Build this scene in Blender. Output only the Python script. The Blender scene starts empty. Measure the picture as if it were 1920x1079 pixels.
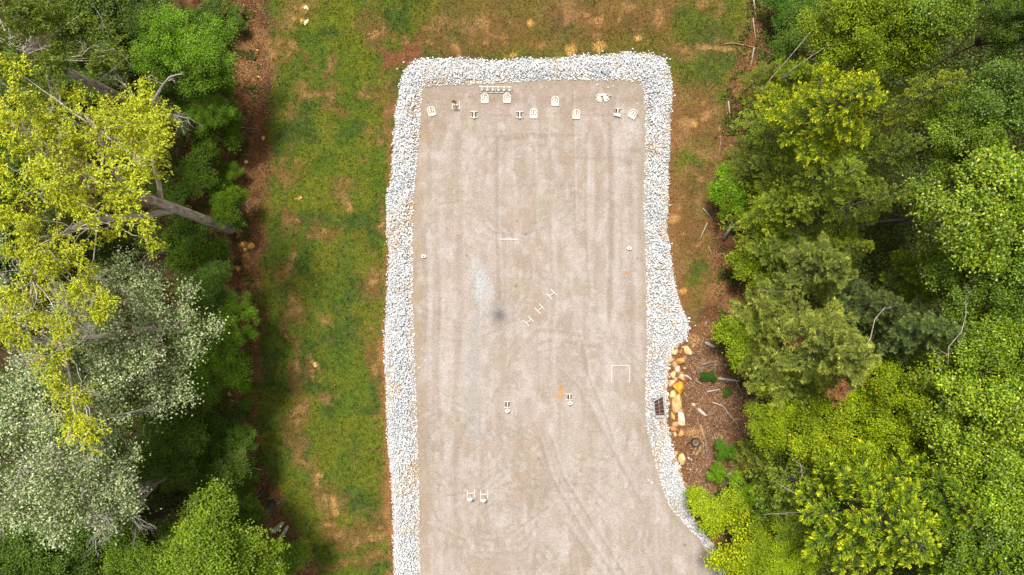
import bpy, math, random
import numpy as np
from mathutils import Vector, Matrix

# ------------------------------------------------------------------ camera, sky, sun, exposure
SC = bpy.context.scene
HC, FP = 43.0, 1290.0                      # drone height (m), focal length in photo pixels (1920 wide)
COL = SC.collection
cam = bpy.data.cameras.new("camera"); cam.sensor_width = 36.0; cam.lens = FP / 1920 * 36
cam.clip_start = 0.5; cam.clip_end = 6000
camo = bpy.data.objects.new("camera", cam); COL.objects.link(camo)
camo.location = (0, 0, HC); camo.rotation_euler = (0, 0, 0)
SC.camera = camo

SUN_EL, SUN_AZ = math.radians(67), math.radians(340)     # azimuth clockwise from +Y (picture top)
world = bpy.data.worlds.new("World"); SC.world = world; world.use_nodes = True
wn = world.node_tree; bg = wn.nodes["Background"]
sky = wn.nodes.new("ShaderNodeTexSky"); sky.sky_type = 'NISHITA'; sky.sun_disc = False
sky.sun_elevation = SUN_EL; sky.sun_rotation = SUN_AZ; sky.dust_density = 3.0; sky.air_density = 1.0; sky.ozone_density = 1.0
hsv = wn.nodes.new("ShaderNodeHueSaturation"); hsv.inputs['Saturation'].default_value = 0.12   # thin overcast
wn.links.new(sky.outputs[0], hsv.inputs['Color']); wn.links.new(hsv.outputs[0], bg.inputs[0])
bg.inputs[1].default_value = 0.13
sl = bpy.data.lights.new("sun", 'SUN'); sl.energy = 4.5; sl.angle = math.radians(10); sl.color = (1.0, 0.95, 0.87)
so = bpy.data.objects.new("sun", sl); COL.objects.link(so)
d = Vector((math.sin(SUN_AZ) * math.cos(SUN_EL), math.cos(SUN_AZ) * math.cos(SUN_EL), math.sin(SUN_EL)))
so.rotation_euler = d.to_track_quat('Z', 'Y').to_euler(); so.location = (-20, 0, 60)
SC.view_settings.view_transform = 'Standard'; SC.view_settings.look = 'None'
SC.view_settings.gamma = 1.0; SC.view_settings.exposure = 0.0
SC.render.engine = 'CYCLES'
SC.cycles.max_bounces = 6; SC.cycles.diffuse_bounces = 3; SC.cycles.glossy_bounces = 2
SC.cycles.transmission_bounces = 4; SC.cycles.transparent_max_bounces = 4
SC.cycles.use_denoising = True

# ------------------------------------------------------------------ numpy helpers
_lat = np.random.RandomState(7).rand(8, 256, 256)
def vnoise(x, y, s, seed=0):
    L = _lat[seed % 8]; x = np.asarray(x) * s + seed * 17.3 + 1000; y = np.asarray(y) * s + seed * 5.7 + 1000
    xi = np.floor(x).astype(int); yi = np.floor(y).astype(int); fx = x - xi; fy = y - yi
    fx = fx * fx * (3 - 2 * fx); fy = fy * fy * (3 - 2 * fy)
    a = L[xi % 256, yi % 256]; b = L[(xi + 1) % 256, yi % 256]; c = L[xi % 256, (yi + 1) % 256]; e = L[(xi + 1) % 256, (yi + 1) % 256]
    return (a * (1 - fx) + b * fx) * (1 - fy) + (c * (1 - fx) + e * fx) * fy
def fbm(x, y, s, seed=0, o=4):
    t = 0; w = 0
    for k in range(o):
        t = t + vnoise(x, y, s * 2 ** k, seed + k) * 0.5 ** k; w += 0.5 ** k
    return t / w
def sst(a, b, x):
    t = np.clip((np.asarray(x, float) - a) / (b - a), 0, 1); return t * t * (3 - 2 * t)
def inpoly(px, py, poly):
    px = np.asarray(px, float); py = np.asarray(py, float); r = np.zeros(px.shape, bool); n = len(poly)
    for i in range(n):
        x0, y0 = poly[i]; x1, y1 = poly[(i + 1) % n]
        if y0 == y1: continue
        c = ((y0 > py) != (y1 > py)) & (px < (x1 - x0) * (py - y0) / (y1 - y0) + x0)
        r ^= c
    return r
def polydist(px, py, line):
    px = np.asarray(px, float); py = np.asarray(py, float); dm = np.full(px.shape, 1e9)
    for (x0, y0), (x1, y1) in zip(line[:-1], line[1:]):
        dx, dy = x1 - x0, y1 - y0; l2 = dx * dx + dy * dy
        t = np.clip(((px - x0) * dx + (py - y0) * dy) / l2, 0, 1)
        dm = np.minimum(dm, np.hypot(px - x0 - t * dx, py - y0 - t * dy))
    return dm

# pixel <-> world.  The pixels of the photograph were used to survey the site; everything is placed in metres.
def gz(x, y):
    """height of the natural ground (m); flat under the gravel range"""
    x = np.asarray(x, float); y = np.asarray(y, float)
    xr = np.interp(-y, [-20, -8, 4, 12, 14, 18, 26, 60], [10.2, 10.1, 11.2, 11.3, 11.9, 14, 17, 26])
    o = np.maximum.reduce([sst(-7.6, -11.0, x), sst(xr, xr + 3.3, x), sst(14.4, 17.5, y)])
    z = o * (0.30 + 0.25 * (fbm(x, y, 0.22, 1) - 0.3)) + o * 0.10 * (fbm(x, y, 1.3, 3, 3) - 0.5)
    z = z - 0.28 * np.exp(-((x + 12.6 + 0.4 * np.sin(y * .4)) / 0.8) ** 2) * sst(9, -2, y)
    return z
def P(px, py, z=0.0):
    return np.array([(px - 960) * (HC - z) / FP, (539.5 - py) * (HC - z) / FP, z])
def G(px, py, dz=0.0):
    z = 0.0
    for _ in range(4):
        p = P(px, py, z); z = float(gz(p[0], p[1])) + dz
    return np.array([p[0], p[1], z])
def topx(x, y, z=0.0):
    return 960 + np.asarray(x) * FP / (HC - z), 539.5 - np.asarray(y) * FP / (HC - z)

# ------------------------------------------------------------------ object helpers
def tag(o, label=None, cat=None, group=None, kind=None):
    if label: o['label'] = label
    if cat: o['category'] = cat
    if group: o['group'] = group
    if kind: o['kind'] = kind
    return o
def link(name, me, parent=None, mat=None):
    o = bpy.data.objects.new(name, me); COL.objects.link(o)
    if parent: o.parent = parent
    if mat and not me.materials: me.materials.append(mat)
    return o
def empty(name, loc, rz=0.0, label=None, cat=None, group=None):
    o = bpy.data.objects.new(name, None); COL.objects.link(o); o.empty_display_size = 0.2
    o.location = [float(v) for v in loc]; o.rotation_euler = (0, 0, rz)
    return tag(o, label, cat, group)
def fastmesh(name, V, Fq, C=None, smooth=False):
    """V (n,3) verts, Fq (m,k) faces, C (n,3) vertex albedo"""
    me = bpy.data.meshes.new(name); V = np.ascontiguousarray(V, np.float32); Fq = np.ascontiguousarray(Fq, np.int32)
    me.vertices.add(len(V)); me.vertices.foreach_set('co', V.ravel())
    m, k = Fq.shape
    me.loops.add(m * k); me.loops.foreach_set('vertex_index', Fq.ravel())
    me.polygons.add(m); me.polygons.foreach_set('loop_start', np.arange(0, m * k, k, dtype=np.int32))
    try: me.polygons.foreach_set('loop_total', np.full(m, k, np.int32))
    except Exception: pass
    if smooth: me.polygons.foreach_set('use_smooth', np.ones(m, bool))
    me.update(calc_edges=True)
    if C is not None:
        a = me.color_attributes.new('Col', 'FLOAT_COLOR', 'POINT')
        c4 = np.ones((len(V), 4), np.float32); c4[:, :3] = C; a.data.foreach_set('color', c4.ravel())
    return me
class MB:
    """collects boxes, tubes and lathes and links them as ONE mesh object"""
    def __init__(s): s.v = []; s.f = []
    def add(s, vs, fs):
        b = len(s.v); s.v += [tuple(float(c) for c in v) for v in vs]; s.f += [tuple(i + b for i in f) for f in fs]
    def box(s, c, size, rz=0.0, M=None):
        hx, hy, hz = [q / 2 for q in size]; vs = []
        for sx in (-1, 1):
            for sy in (-1, 1):
                for sz in (-1, 1):
                    v = Vector((sx * hx, sy * hy, sz * hz))
                    v = (M @ v) if M else Matrix.Rotation(rz, 3, 'Z') @ v
                    vs.append(v + Vector(c))
        s.add(vs, [(0, 1, 3, 2), (4, 6, 7, 5), (0, 4, 5, 1), (2, 3, 7, 6), (0, 2, 6, 4), (1, 5, 7, 3)])
    def bar(s, a, b, w, h):
        a = Vector([float(q) for q in a]); b = Vector([float(q) for q in b]); dd = b - a
        q = dd.to_track_quat('X', 'Z').to_matrix(); s.box((a + b) / 2, (dd.length, w, h), M=q)
    def tube(s, pts, rad, n=6, cap=True, jit=0.0, rng=None):
        pts = [Vector([float(q) for q in p]) for p in pts]; vs = []; fs = []; m = len(pts)
        if not hasattr(rad, '__len__'): rad = [rad] * m
        up = None
        for i, p in enumerate(pts):
            t = (pts[min(i + 1, m - 1)] - pts[max(i - 1, 0)]).normalized()
            if up is None: up = t.orthogonal().normalized()
            up = (up - t * up.dot(t)); up = up.normalized() if up.length > 1e-5 else t.orthogonal().normalized()
            bi = t.cross(up)
            for k in range(n):
                a = 2 * math.pi * k / n; r = rad[i] * (1 + (rng.uniform(-jit, jit) if jit else 0))
                vs.append(p + (up * math.cos(a) + bi * math.sin(a)) * r)
        for i in range(m - 1):
            for k in range(n):
                k2 = (k + 1) % n; fs.append((i * n + k, i * n + k2, (i + 1) * n + k2, (i + 1) * n + k))
        if cap: fs += [tuple(range(n))[::-1], tuple(range((m - 1) * n, m * n))]
        s.add(vs, fs)
    def disc(s, c, r, h, n=24, M=None, hole=0.0, sy=1.0, half=False):
        vs = []; fs = []; c = Vector(c)
        rg = range(n + 1) if half else range(n)
        ang = [(math.pi * k / n if half else 2 * math.pi * k / n) for k in rg]; m = len(ang)
        T = (lambda v: (M @ v if M else v) + c)
        for z in (-h / 2, h / 2):
            for a in ang: vs.append(T(Vector((r * math.cos(a), r * sy * math.sin(a), z))))
        if hole:
            for z in (-h / 2, h / 2):
                for a in ang: vs.append(T(Vector((r * hole * math.cos(a), r * hole * sy * math.sin(a), z))))
            for k in range(m):
                k2 = (k + 1) % m
                fs += [(k, k2, m + k2, m + k), (m + k, m + k2, 3 * m + k2, 3 * m + k), (2 * m + k2, 2 * m + k, 3 * m + k, 3 * m + k2), (k2, k, 2 * m + k, 2 * m + k2)]
        else:
            for k in range(m):
                k2 = (k + 1) % m; fs.append((k, k2, m + k2, m + k))
            fs += [tuple(range(m))[::-1], tuple(range(m, 2 * m))]
        s.add(vs, fs)
    def mesh(s, name, smooth=False):
        me = bpy.data.meshes.new(name); me.from_pydata(s.v, [], s.f); me.update()
        if smooth: me.polygons.foreach_set('use_smooth', [True] * len(me.polygons))
        return me
    def build(s, name, mat, parent=None, smooth=False):
        return link(name, s.mesh(name, smooth), parent, mat)
def cutout(name, outline, holes, th, mat, parent=None):
    cu = bpy.data.curves.new(name, 'CURVE'); cu.dimensions = '2D'; cu.fill_mode = 'BOTH'; cu.extrude = th / 2; cu.bevel_depth = 0.003
    for pts in [outline] + holes:
        sp = cu.splines.new('POLY'); sp.points.add(len(pts) - 1); sp.use_cyclic_u = True
        for q, (x, y) in zip(sp.points, pts): q.co = (x, y, 0, 1)
    t = bpy.data.objects.new('tmp', cu); me = bpy.data.meshes.new_from_object(t)
    bpy.data.objects.remove(t); bpy.data.curves.remove(cu)
    me.name = name; me.materials.clear()
    return link(name, me, parent, mat)

# ------------------------------------------------------------------ materials
def mat(name):
    m = bpy.data.materials.new(name); m.use_nodes = True; n = m.node_tree; n.nodes.clear()
    out = n.nodes.new('ShaderNodeOutputMaterial'); return m, n, out
def N(n, t, **k):
    x = n.nodes.new(t)
    for a, b in k.items():
        if a in x.inputs: x.inputs[a].default_value = b
        else: setattr(x, a, b)
    return x
def noise_mat(name, c1, c2, scale=8.0, rough=0.8, bump=0.3, scale2=60.0, stretch=None, metal=0.0, c3=None, thresh=0.6):
    m, n, out = mat(name); L = n.links.new
    tc = N(n, 'ShaderNodeTexCoord'); mp = N(n, 'ShaderNodeMapping'); L(tc.outputs['Object'], mp.inputs[0])
    if stretch: mp.inputs['Scale'].default_value = stretch
    a = N(n, 'ShaderNodeTexNoise'); a.inputs['Scale'].default_value = scale; a.inputs['Detail'].default_value = 5
    b = N(n, 'ShaderNodeTexNoise'); b.inputs['Scale'].default_value = scale2; b.inputs['Detail'].default_value = 3
    L(mp.outputs[0], a.inputs[0]); L(mp.outputs[0], b.inputs[0])
    r = N(n, 'ShaderNodeValToRGB'); r.color_ramp.elements[0].position = .35; r.color_ramp.elements[1].position = .65
    r.color_ramp.elements[0].color = (*c1, 1); r.color_ramp.elements[1].color = (*c2, 1)
    if c3:
        e = r.color_ramp.elements.new(min(.95, thresh + .1)); e.color = (*c3, 1)
    L(a.outputs[0], r.inputs[0])
    mx = N(n, 'ShaderNodeMixRGB'); mx.blend_type = 'MULTIPLY'; mx.inputs[0].default_value = .5
    r2 = N(n, 'ShaderNodeValToRGB'); r2.color_ramp.elements[0].position = .3; r2.color_ramp.elements[1].position = .7
    r2.color_ramp.elements[0].color = (.5, .5, .5, 1); r2.color_ramp.elements[1].color = (1.15, 1.15, 1.15, 1)
    L(b.outputs[0], r2.inputs[0]); L(r.outputs[0], mx.inputs[1]); L(r2.outputs[0], mx.inputs[2])
    p = N(n, 'ShaderNodeBsdfPrincipled'); p.inputs['Roughness'].default_value = rough; p.inputs['Metallic'].default_value = metal
    p.inputs['Specular IOR Level'].default_value = 0.25
    bp = N(n, 'ShaderNodeBump'); bp.inputs['Strength'].default_value = bump; bp.inputs['Distance'].default_value = .03
    L(b.outputs[0], bp.inputs['Height']); L(bp.outputs[0], p.inputs['Normal'])
    L(mx.outputs[0], p.inputs['Base Color']); L(p.outputs[0], out.inputs[0]); return m
def attr_mat(name, fine=(35.0, 0.75, 1.25), mid=(6.0, 0.9, 1.1), rough=0.9, bump=0.5, hue=0.0, dist=0.02):
    """vertex albedo times procedural mottling, with bump"""
    m, n, out = mat(name); L = n.links.new
    tc = N(n, 'ShaderNodeTexCoord'); at = N(n, 'ShaderNodeAttribute'); at.attribute_name = 'Col'; cur = at.outputs['Color']
    hs = []
    for sc, lo, hi in (fine, mid, (fine[0] * 3.3, (1 + fine[1]) / 2, (1 + fine[2]) / 2)):
        a = N(n, 'ShaderNodeTexNoise'); a.inputs['Scale'].default_value = sc; a.inputs['Detail'].default_value = 4; a.inputs['Roughness'].default_value = .7
        L(tc.outputs['Object'], a.inputs[0]); hs.append(a.outputs[0])
        r = N(n, 'ShaderNodeMapRange'); r.inputs['From Min'].default_value = .32; r.inputs['From Max'].default_value = .68
        r.inputs['To Min'].default_value = lo; r.inputs['To Max'].default_value = hi; L(a.outputs[0], r.inputs[0])
        v = N(n, 'ShaderNodeVectorMath'); v.operation = 'SCALE'; L(cur, v.inputs[0]); L(r.outputs[0], v.inputs['Scale']); cur = v.outputs[0]
    if hue:
        a = N(n, 'ShaderNodeTexNoise'); a.inputs['Scale'].default_value = 9; L(tc.outputs['Object'], a.inputs[0])
        r = N(n, 'ShaderNodeMapRange'); r.inputs['From Min'].default_value = .3; r.inputs['From Max'].default_value = .7
        r.inputs['To Min'].default_value = .5 - hue; r.inputs['To Max'].default_value = .5 + hue; L(a.outputs[0], r.inputs[0])
        h = N(n, 'ShaderNodeHueSaturation'); L(cur, h.inputs['Color']); L(r.outputs[0], h.inputs['Hue']); cur = h.outputs[0]
    p = N(n, 'ShaderNodeBsdfPrincipled'); p.inputs['Roughness'].default_value = rough; p.inputs['Specular IOR Level'].default_value = .15
    bp = N(n, 'ShaderNodeBump'); bp.inputs['Strength'].default_value = bump; bp.inputs['Distance'].default_value = dist
    L(hs[0], bp.inputs['Height']); L(bp.outputs[0], p.inputs['Normal']); L(cur, p.inputs['Base Color']); L(p.outputs[0], out.inputs[0]); return m
def leaf_mat(name, trans=0.35, gloss=0.05, grough=0.45):
    m, n, out = mat(name); L = n.links.new
    at = N(n, 'ShaderNodeAttribute'); at.attribute_name = 'Col'; oi = N(n, 'ShaderNodeObjectInfo')
    mx = N(n, 'ShaderNodeMixRGB'); mx.blend_type = 'MULTIPLY'; mx.inputs[0].default_value = 1
    L(at.outputs['Color'], mx.inputs[1]); L(oi.outputs['Color'], mx.inputs[2])
    df = N(n, 'ShaderNodeBsdfDiffuse'); tr = N(n, 'ShaderNodeBsdfTranslucent'); gl = N(n, 'ShaderNodeBsdfGlossy'); gl.inputs['Roughness'].default_value = grough
    L(mx.outputs[0], df.inputs[0]); L(mx.outputs[0], tr.inputs[0])
    a = N(n, 'ShaderNodeMixShader'); a.inputs[0].default_value = trans; L(df.outputs[0], a.inputs[1]); L(tr.outputs[0], a.inputs[2])
    b = N(n, 'ShaderNodeMixShader'); b.inputs[0].default_value = gloss; L(a.outputs[0], b.inputs[1]); L(gl.outputs[0], b.inputs[2])
    L(b.outputs[0], out.inputs[0]); return m
M = {}
M['ground'] = attr_mat('soil_and_turf', fine=(13, .5, 1.5), mid=(4.0, .86, 1.14), bump=.6, hue=.012)
M['pad'] = attr_mat('compacted_gravel', fine=(15, .70, 1.28), mid=(2.2, .95, 1.05), bump=.35, hue=.006)
M['stone'] = attr_mat('crushed_stone', fine=(30, .85, 1.1), mid=(9, .95, 1.05), rough=.8, bump=.3)
M['blade'] = leaf_mat('grass_blade', .25, .02)
M['dry'] = leaf_mat('dry_leaf', .1, .02)
M['leaf'] = leaf_mat('leaf', .26, .02, .5)
M['glossleaf'] = leaf_mat('waxy_leaf', .26, .035, .45)
M['needle'] = leaf_mat('needle', .2, .01)
M['bark'] = noise_mat('bark', (.065, .055, .04), (.17, .145, .11), 5, .95, .8, 30, (1, 1, .25))
M['greybark'] = noise_mat('pale_grey_bark', (.32, .265, .21), (.74, .65, .54), 5, .9, .8, 28, (1, 1, .3))
M['deadwood'] = noise_mat('dead_wood', (.32, .28, .24), (.58, .53, .47), 7, .9, .5, 40)
M['brownwood'] = noise_mat('weathered_wood', (.16, .10, .065), (.36, .27, .20), 9, .95, .7, 45, (.3, 1, 1))
M['palewood'] = noise_mat('bleached_wood', (.42, .37, .32), (.68, .64, .58), 9, .9, .5, 45, (.3, 1, 1))
M['tanwood'] = noise_mat('split_tan_wood', (.34, .20, .09), (.55, .38, .20), 9, .9, .6, 45, (.3, 1, 1))
M['paint'] = noise_mat('cream_paint', (.68, .63, .53), (.76, .72, .63), 9, .55, .08, 60)
M['whitepaint'] = noise_mat('white_paint', (.76, .75, .72), (.84, .83, .80), 9, .5, .06, 60)
M['rust'] = noise_mat('rusty_steel', (.10, .035, .015), (.36, .15, .05), 12, .85, .4, 60)
M['steel'] = noise_mat('galvanised_steel', (.28, .29, .30), (.45, .46, .47), 10, .5, .1, 60, None, .6)
M['concrete'] = noise_mat('concrete', (.36, .35, .33), (.56, .55, .52), 8, .9, .3, 50)
M['darkwood_shade'] = noise_mat('rotten_wood_and_shade', (.03, .022, .018), (.10, .07, .055), 12, .9, .5, 50)  # rotten wood; also colours the sheets that imitate shade under the stands

# ------------------------------------------------------------------ survey lines (photo pixels, 1920 wide)
IN_L = [(793,165),(790,200),(787,250),(783,300),(778,350),(775,400),(774,450),(775,500),(774,560),(776,620),(778,680),(781,740),(783,800),(784,860),(786,920),(787,980),(788,1079),(790,1300),(792,1500)]
IN_T = [(793,165),(830,161),(880,160),(940,157),(1000,153),(1060,150),(1120,152),(1170,152),(1197,156),(1206,168)]
IN_R = [(1206,168),(1209,200),(1210,260),(1208,330),(1207,400),(1210,450),(1211,520),(1212,580),(1214,640),(1210,700),(1210,750),(1212,800),(1225,860),(1240,910),(1255,950),(1285,985),(1310,1010),(1330,1045),(1344,1079),(1420,1300),(1460,1500)]
OUT_L = [(757,132),(750,160),(743,200),(738,250),(735,300),(733,340),(725,365),(724,420),(727,460),(730,480),(728,520),(724,560),(722,600),(721,680),(724,740),(726,800),(728,850),(734,900),(736,960),(738,1020),(738,1079),(740,1300),(742,1500)]
OUT_T = [(757,132),(775,114),(800,109),(860,108),(930,113),(1000,110),(1060,107),(1130,102),(1180,98),(1220,100),(1248,112),(1257,130)]
OUT_R = [(1257,130),(1260,160),(1258,220),(1256,280),(1254,350),(1252,400),(1251,430),(1261,500),(1268,540),(1275,570),(1290,600),(1290,632),(1262,655),(1254,680),(1252,720),(1252,800),(1264,850),(1276,880),(1288,930),(1292,960),(1312,990),(1334,1016),(1352,1040),(1366,1079),(1450,1300),(1490,1500)]
PAD = IN_L[::-1] + IN_T[1:] + IN_R[1:]
OUTER = OUT_L[::-1] + OUT_T[1:] + OUT_R[1:]
LEFT_GRASS = [(-400,520),(-100,520),(0,512),(60,505),(150,512),(200,516),(280,508),(350,503),(450,498),(560,495),(650,492),(800,484),(880,500),(940,528),(1000,560),(1079,610),(1300,640),(1600,650)]       # (y, x)
LEFT_WOOD = [(-400,450),(0,440),(150,440),(300,425),(450,425),(600,440),(700,430),(800,420),(900,450),(1000,490),(1079,570),(1300,600),(1600,620)]
RIGHT_GRASS = [(-400,1400),(0,1400),(100,1385),(160,1372),(230,1350),(300,1338),(450,1328),(540,1332),(600,1300),(640,1248),(900,1252),(1600,1400)]
RIGHT_WOOD = [(-400,1470),(0,1450),(100,1430),(200,1395),(330,1370),(450,1372),(560,1392),(620,1370),(720,1430),(800,1440),(880,1400),(930,1340),(1000,1350),(1079,1380),(1600,1500)]
def edge(tab, py):
    return np.interp(py, [a for a, b in tab], [b for a, b in tab])
# bare soil / green / orange spots of the turf: (x, y, rx, ry)
SOIL = [(565,25,45,40),(500,100,40,60),(580,180,40,14),(620,185,30,22),(545,215,30,20),(535,330,35,18),(548,300,10,34),(548,410,10,30),(545,480,16,40),(540,520,20,24),(555,580,22,32),(545,640,14,40),(550,700,12,50),(552,780,20,60),(565,860,28,40),(590,910,30,26),(615,940,34,30),(625,985,24,30),(640,1010,40,26),(600,430,26,14),(650,350,30,12),(655,375,14,22),(675,290,12,14),(720,420,14,50),(690,670,14,20),(600,600,16,12),(590,685,26,7),(582,710,12,16),(600,755,26,10),(700,535,30,40),(712,700,16,90),(722,950,24,60),(700,1000,60,20),(650,1060,90,12),(690,1050,30,30),(705,60,30,40),(800,70,50,26),(860,95,60,16),(930,60,60,30),(1130,28,110,34),(1010,90,36,18),(1230,30,50,22),(1290,95,70,16),(1340,20,16,26),(1285,230,36,40),(1275,270,22,50),(1325,215,30,40),(1310,330,30,18),(1280,420,34,60),(1290,380,26,26),(1310,450,30,26),(1285,560,14,40),(620,120,22,30),(640,220,30,14),(700,175,34,14),(550,90,30,16),(745,110,40,26)]
GREEN = [(640,45,44,50),(690,20,30,22),(600,80,22,20),(700,110,40,18),(720,30,20,20),(650,120,30,18),(560,190,36,36),(660,200,40,30),(600,300,60,44),(680,310,46,34),(590,370,50,40),(640,405,60,34),(505,450,18,60),(505,560,18,90),(505,680,22,120),(640,490,80,40),(700,450,20,30),(590,520,24,26),(620,560,60,34),(690,590,30,60),(640,650,50,80),(680,760,40,60),(620,800,40,50),(520,840,26,60),(545,900,28,40),(590,960,36,60),(600,1040,34,60),(680,880,50,50),(650,930,24,34),(680,1045,26,20),(900,20,60,26),(860,60,30,20),(1045,60,50,16),(1300,60,44,44),(1350,50,30,40),(1330,130,50,26),(1280,140,26,14),(1310,300,34,20),(1290,320,20,20),(1305,500,28,22),(1326,490,14,26),(1300,528,20,20),(1370,180,22,22),(1045,20,40,14)]
CLAY = [(1070,92,11,11,1),(1125,87,10,13,1),(1197,73,8,6,1),(993,45,8,7,.9),(963,104,7,6,.9),(590,683,9,4,.7),(562,372,6,4,.7),(1305,640,12,11,.8),(626,940,6,14,.6),(632,958,7,7,.7),(600,890,8,5,.6),(1268,412,14,9,.5),(1300,235,6,6,.7),(1283,548,8,6,.7),(1304,815,20,12,.9),(462,460,14,8,.8),(448,505,8,6,.8),(1352,243,8,8,.6),(465,490,10,20,.6),(1335,93,30,3,.5),(1365,97,22,2.5,.6),(616,985,6,4,.5),(575,15,6,5,.8),(574,43,5,6,.9)]
def blob(px, py, x, y, rx, ry, w):
    q = np.hypot((px - x + 70 * (w[0] - .5)) / rx, (py - y + 70 * (w[1] - .5)) / ry)
    return sst(1.25, .55, q)
def ground_masks(x, y):
    px, py = topx(x, y, 0.15)
    w = (fbm(x, y, .9, 2, 5), fbm(x, y, .9, 5, 5)); wob = 46 * (w[0] - .5)
    eg = edge(LEFT_GRASS, py); er = edge(RIGHT_GRASS, py)
    litter = np.maximum(sst(12, -16, px - eg - wob), sst(-10, 20, px - er - wob))
    big = fbm(x, y, .55, 4, 4); fine = fbm(x, y, 2.4, 6, 3)
    lw = fbm(x * 1.0, y * .18, .9, 6, 3); grass = sst(.25, .46, .45 * big + .30 * fine + .25 * lw)
    for (a, b, c, e) in GREEN: grass = np.maximum(grass, blob(px, py, a, b, c, e, w) * (.72 + .4 * fine))
    top = sst(150, 60, py) * sst(760, 860, px) * sst(1420, 1260, px) * .62
    right = sst(1240, 1262, px) * .7
    grass = grass * (1 - top) * (1 - right * sst(120, 180, py))
    for (a, b, c, e) in SOIL: grass = grass * (1 - blob(px, py, a, b, c, e, w) * (.75 - .3 * fine))
    for (a, b, c, e) in [g for g in GREEN if g[0] > 1200]: grass = np.maximum(grass, blob(px, py, a, b, c, e, w) * .85)
    return px, py, w, litter, np.clip(grass, 0, 1), fine, big
def lerp(a, b, t): return a + (np.asarray(b) - a) * np.asarray(t)[..., None]
def ground_color(x, y):
    px, py, w, litter, grass, fine, big = ground_masks(x, y)
    c = np.zeros(px.shape + (3,)) + np.array([.17, .088, .030])
    c = lerp(c, (.25, .135, .055), sst(.5, .72, fbm(x, y, 1.1, 7, 4)))
    c = lerp(c, (.10, .062, .022), sst(.5, .75, fbm(x, y, 1.7, 0, 3)) * .6)
    gcol = lerp(np.zeros(px.shape + (3,)) + np.array([.085, .125, .011]), (.135, .150, .012), sst(.35, .65, fbm(x, y, .8, 1, 3)))
    gcol = lerp(gcol, (.045, .085, .015), sst(.5, .7, fbm(x, y, .7, 3, 3)) * .8)
    c = lerp(c, gcol, 0 * grass); c = c + (gcol - c) * grass[..., None]
    for (a, b, r1, r2) in SOIL: c = lerp(c, (.36, .19, .075), blob(px, py, a, b, r1 * .45, r2 * .45, w) * sst(.45, .62, fine) * .8)
    lit = lerp(np.zeros(px.shape + (3,)) + np.array([.175, .080, .030]), (.26, .135, .055), sst(.4, .65, fine))
    lit = lerp(lit, (.055, .026, .014), sst(.5, .72, big) * .7)
    c = c + (lit - c) * litter[..., None]
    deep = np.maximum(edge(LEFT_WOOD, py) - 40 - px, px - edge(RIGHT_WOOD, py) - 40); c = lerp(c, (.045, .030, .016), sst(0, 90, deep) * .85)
    # chips and sawdust zone on the right bank
    chip = sst(1246, 1262, px) * sst(600, 640, py) * sst(930, 890, py) * sst(1440, 1410, px)
    c = lerp(c, (.21, .105, .052), chip * (.5 + .5 * fine))
    # orange clay strip beside the stone border
    dl = polydist(px, py, OUT_L[3:]); st = sst(16, 4, dl + 24 * (w[1] - .5)) * sst(735, 728, px - 6) * sst(.4, .55, fbm(x, y, .5, 6, 3) + sst(380, 560, py) * .2)
    c = lerp(c, (.30, .135, .05), np.clip(st, 0, 1) * .9)
    rc = blob(px, py, 745, 115, 36, 34, w); c = lerp(c, (.20, .065, .035), rc * .8)
    rs = sst(30, 6, px - edge([(y_, x_) for x_, y_ in OUT_R], py)) * sst(120, 150, py) * sst(620, 560, py) * (px > 1240)
    c = lerp(c, (.24, .115, .045), rs * .7)
    for (a, b, r1, r2, s) in CLAY: c = lerp(c, (.60, .33, .10), blob(px, py, a, b, r1, r2, ((w[0] - .5) * .2 + .5, (w[1] - .5) * .2 + .5)) * s)
    inner = inpoly(px, py, OUTER)
    return np.where(inner[..., None], np.array([.50, .495, .49]) * (.7 + .6 * fine)[..., None], c)

# ------------------------------------------------------------------ ground sheet
def axis(a, b, step):
    core = np.arange(a, b + step / 2, step); out = []; s = step; v = b
    while v < 2500: s *= 1.25; v += s; out.append(v)
    lo = []; s = step; v = a
    while v > -2500: s *= 1.25; v -= s; lo.append(v)
    return np.array(lo[::-1] + list(core) + out)
def grid_mesh(name, X, Y, zf, cf):
    xx, yy = np.meshgrid(X, Y); nx, ny = len(X), len(Y)
    V = np.stack([xx.ravel(), yy.ravel(), zf(xx, yy).ravel()], 1)
    i = np.arange(nx - 1)[None, :] + np.arange(ny - 1)[:, None] * nx
    F = np.stack([i, i + 1, i + nx + 1, i + nx], -1).reshape(-1, 4)
    return V, F, cf(xx, yy).reshape(-1, 3)
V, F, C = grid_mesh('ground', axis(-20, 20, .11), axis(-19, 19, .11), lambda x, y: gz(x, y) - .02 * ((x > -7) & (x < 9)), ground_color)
go = link('ground', fastmesh('ground', V, F, C, True), None, M['ground']); tag(go, kind='structure')

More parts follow.
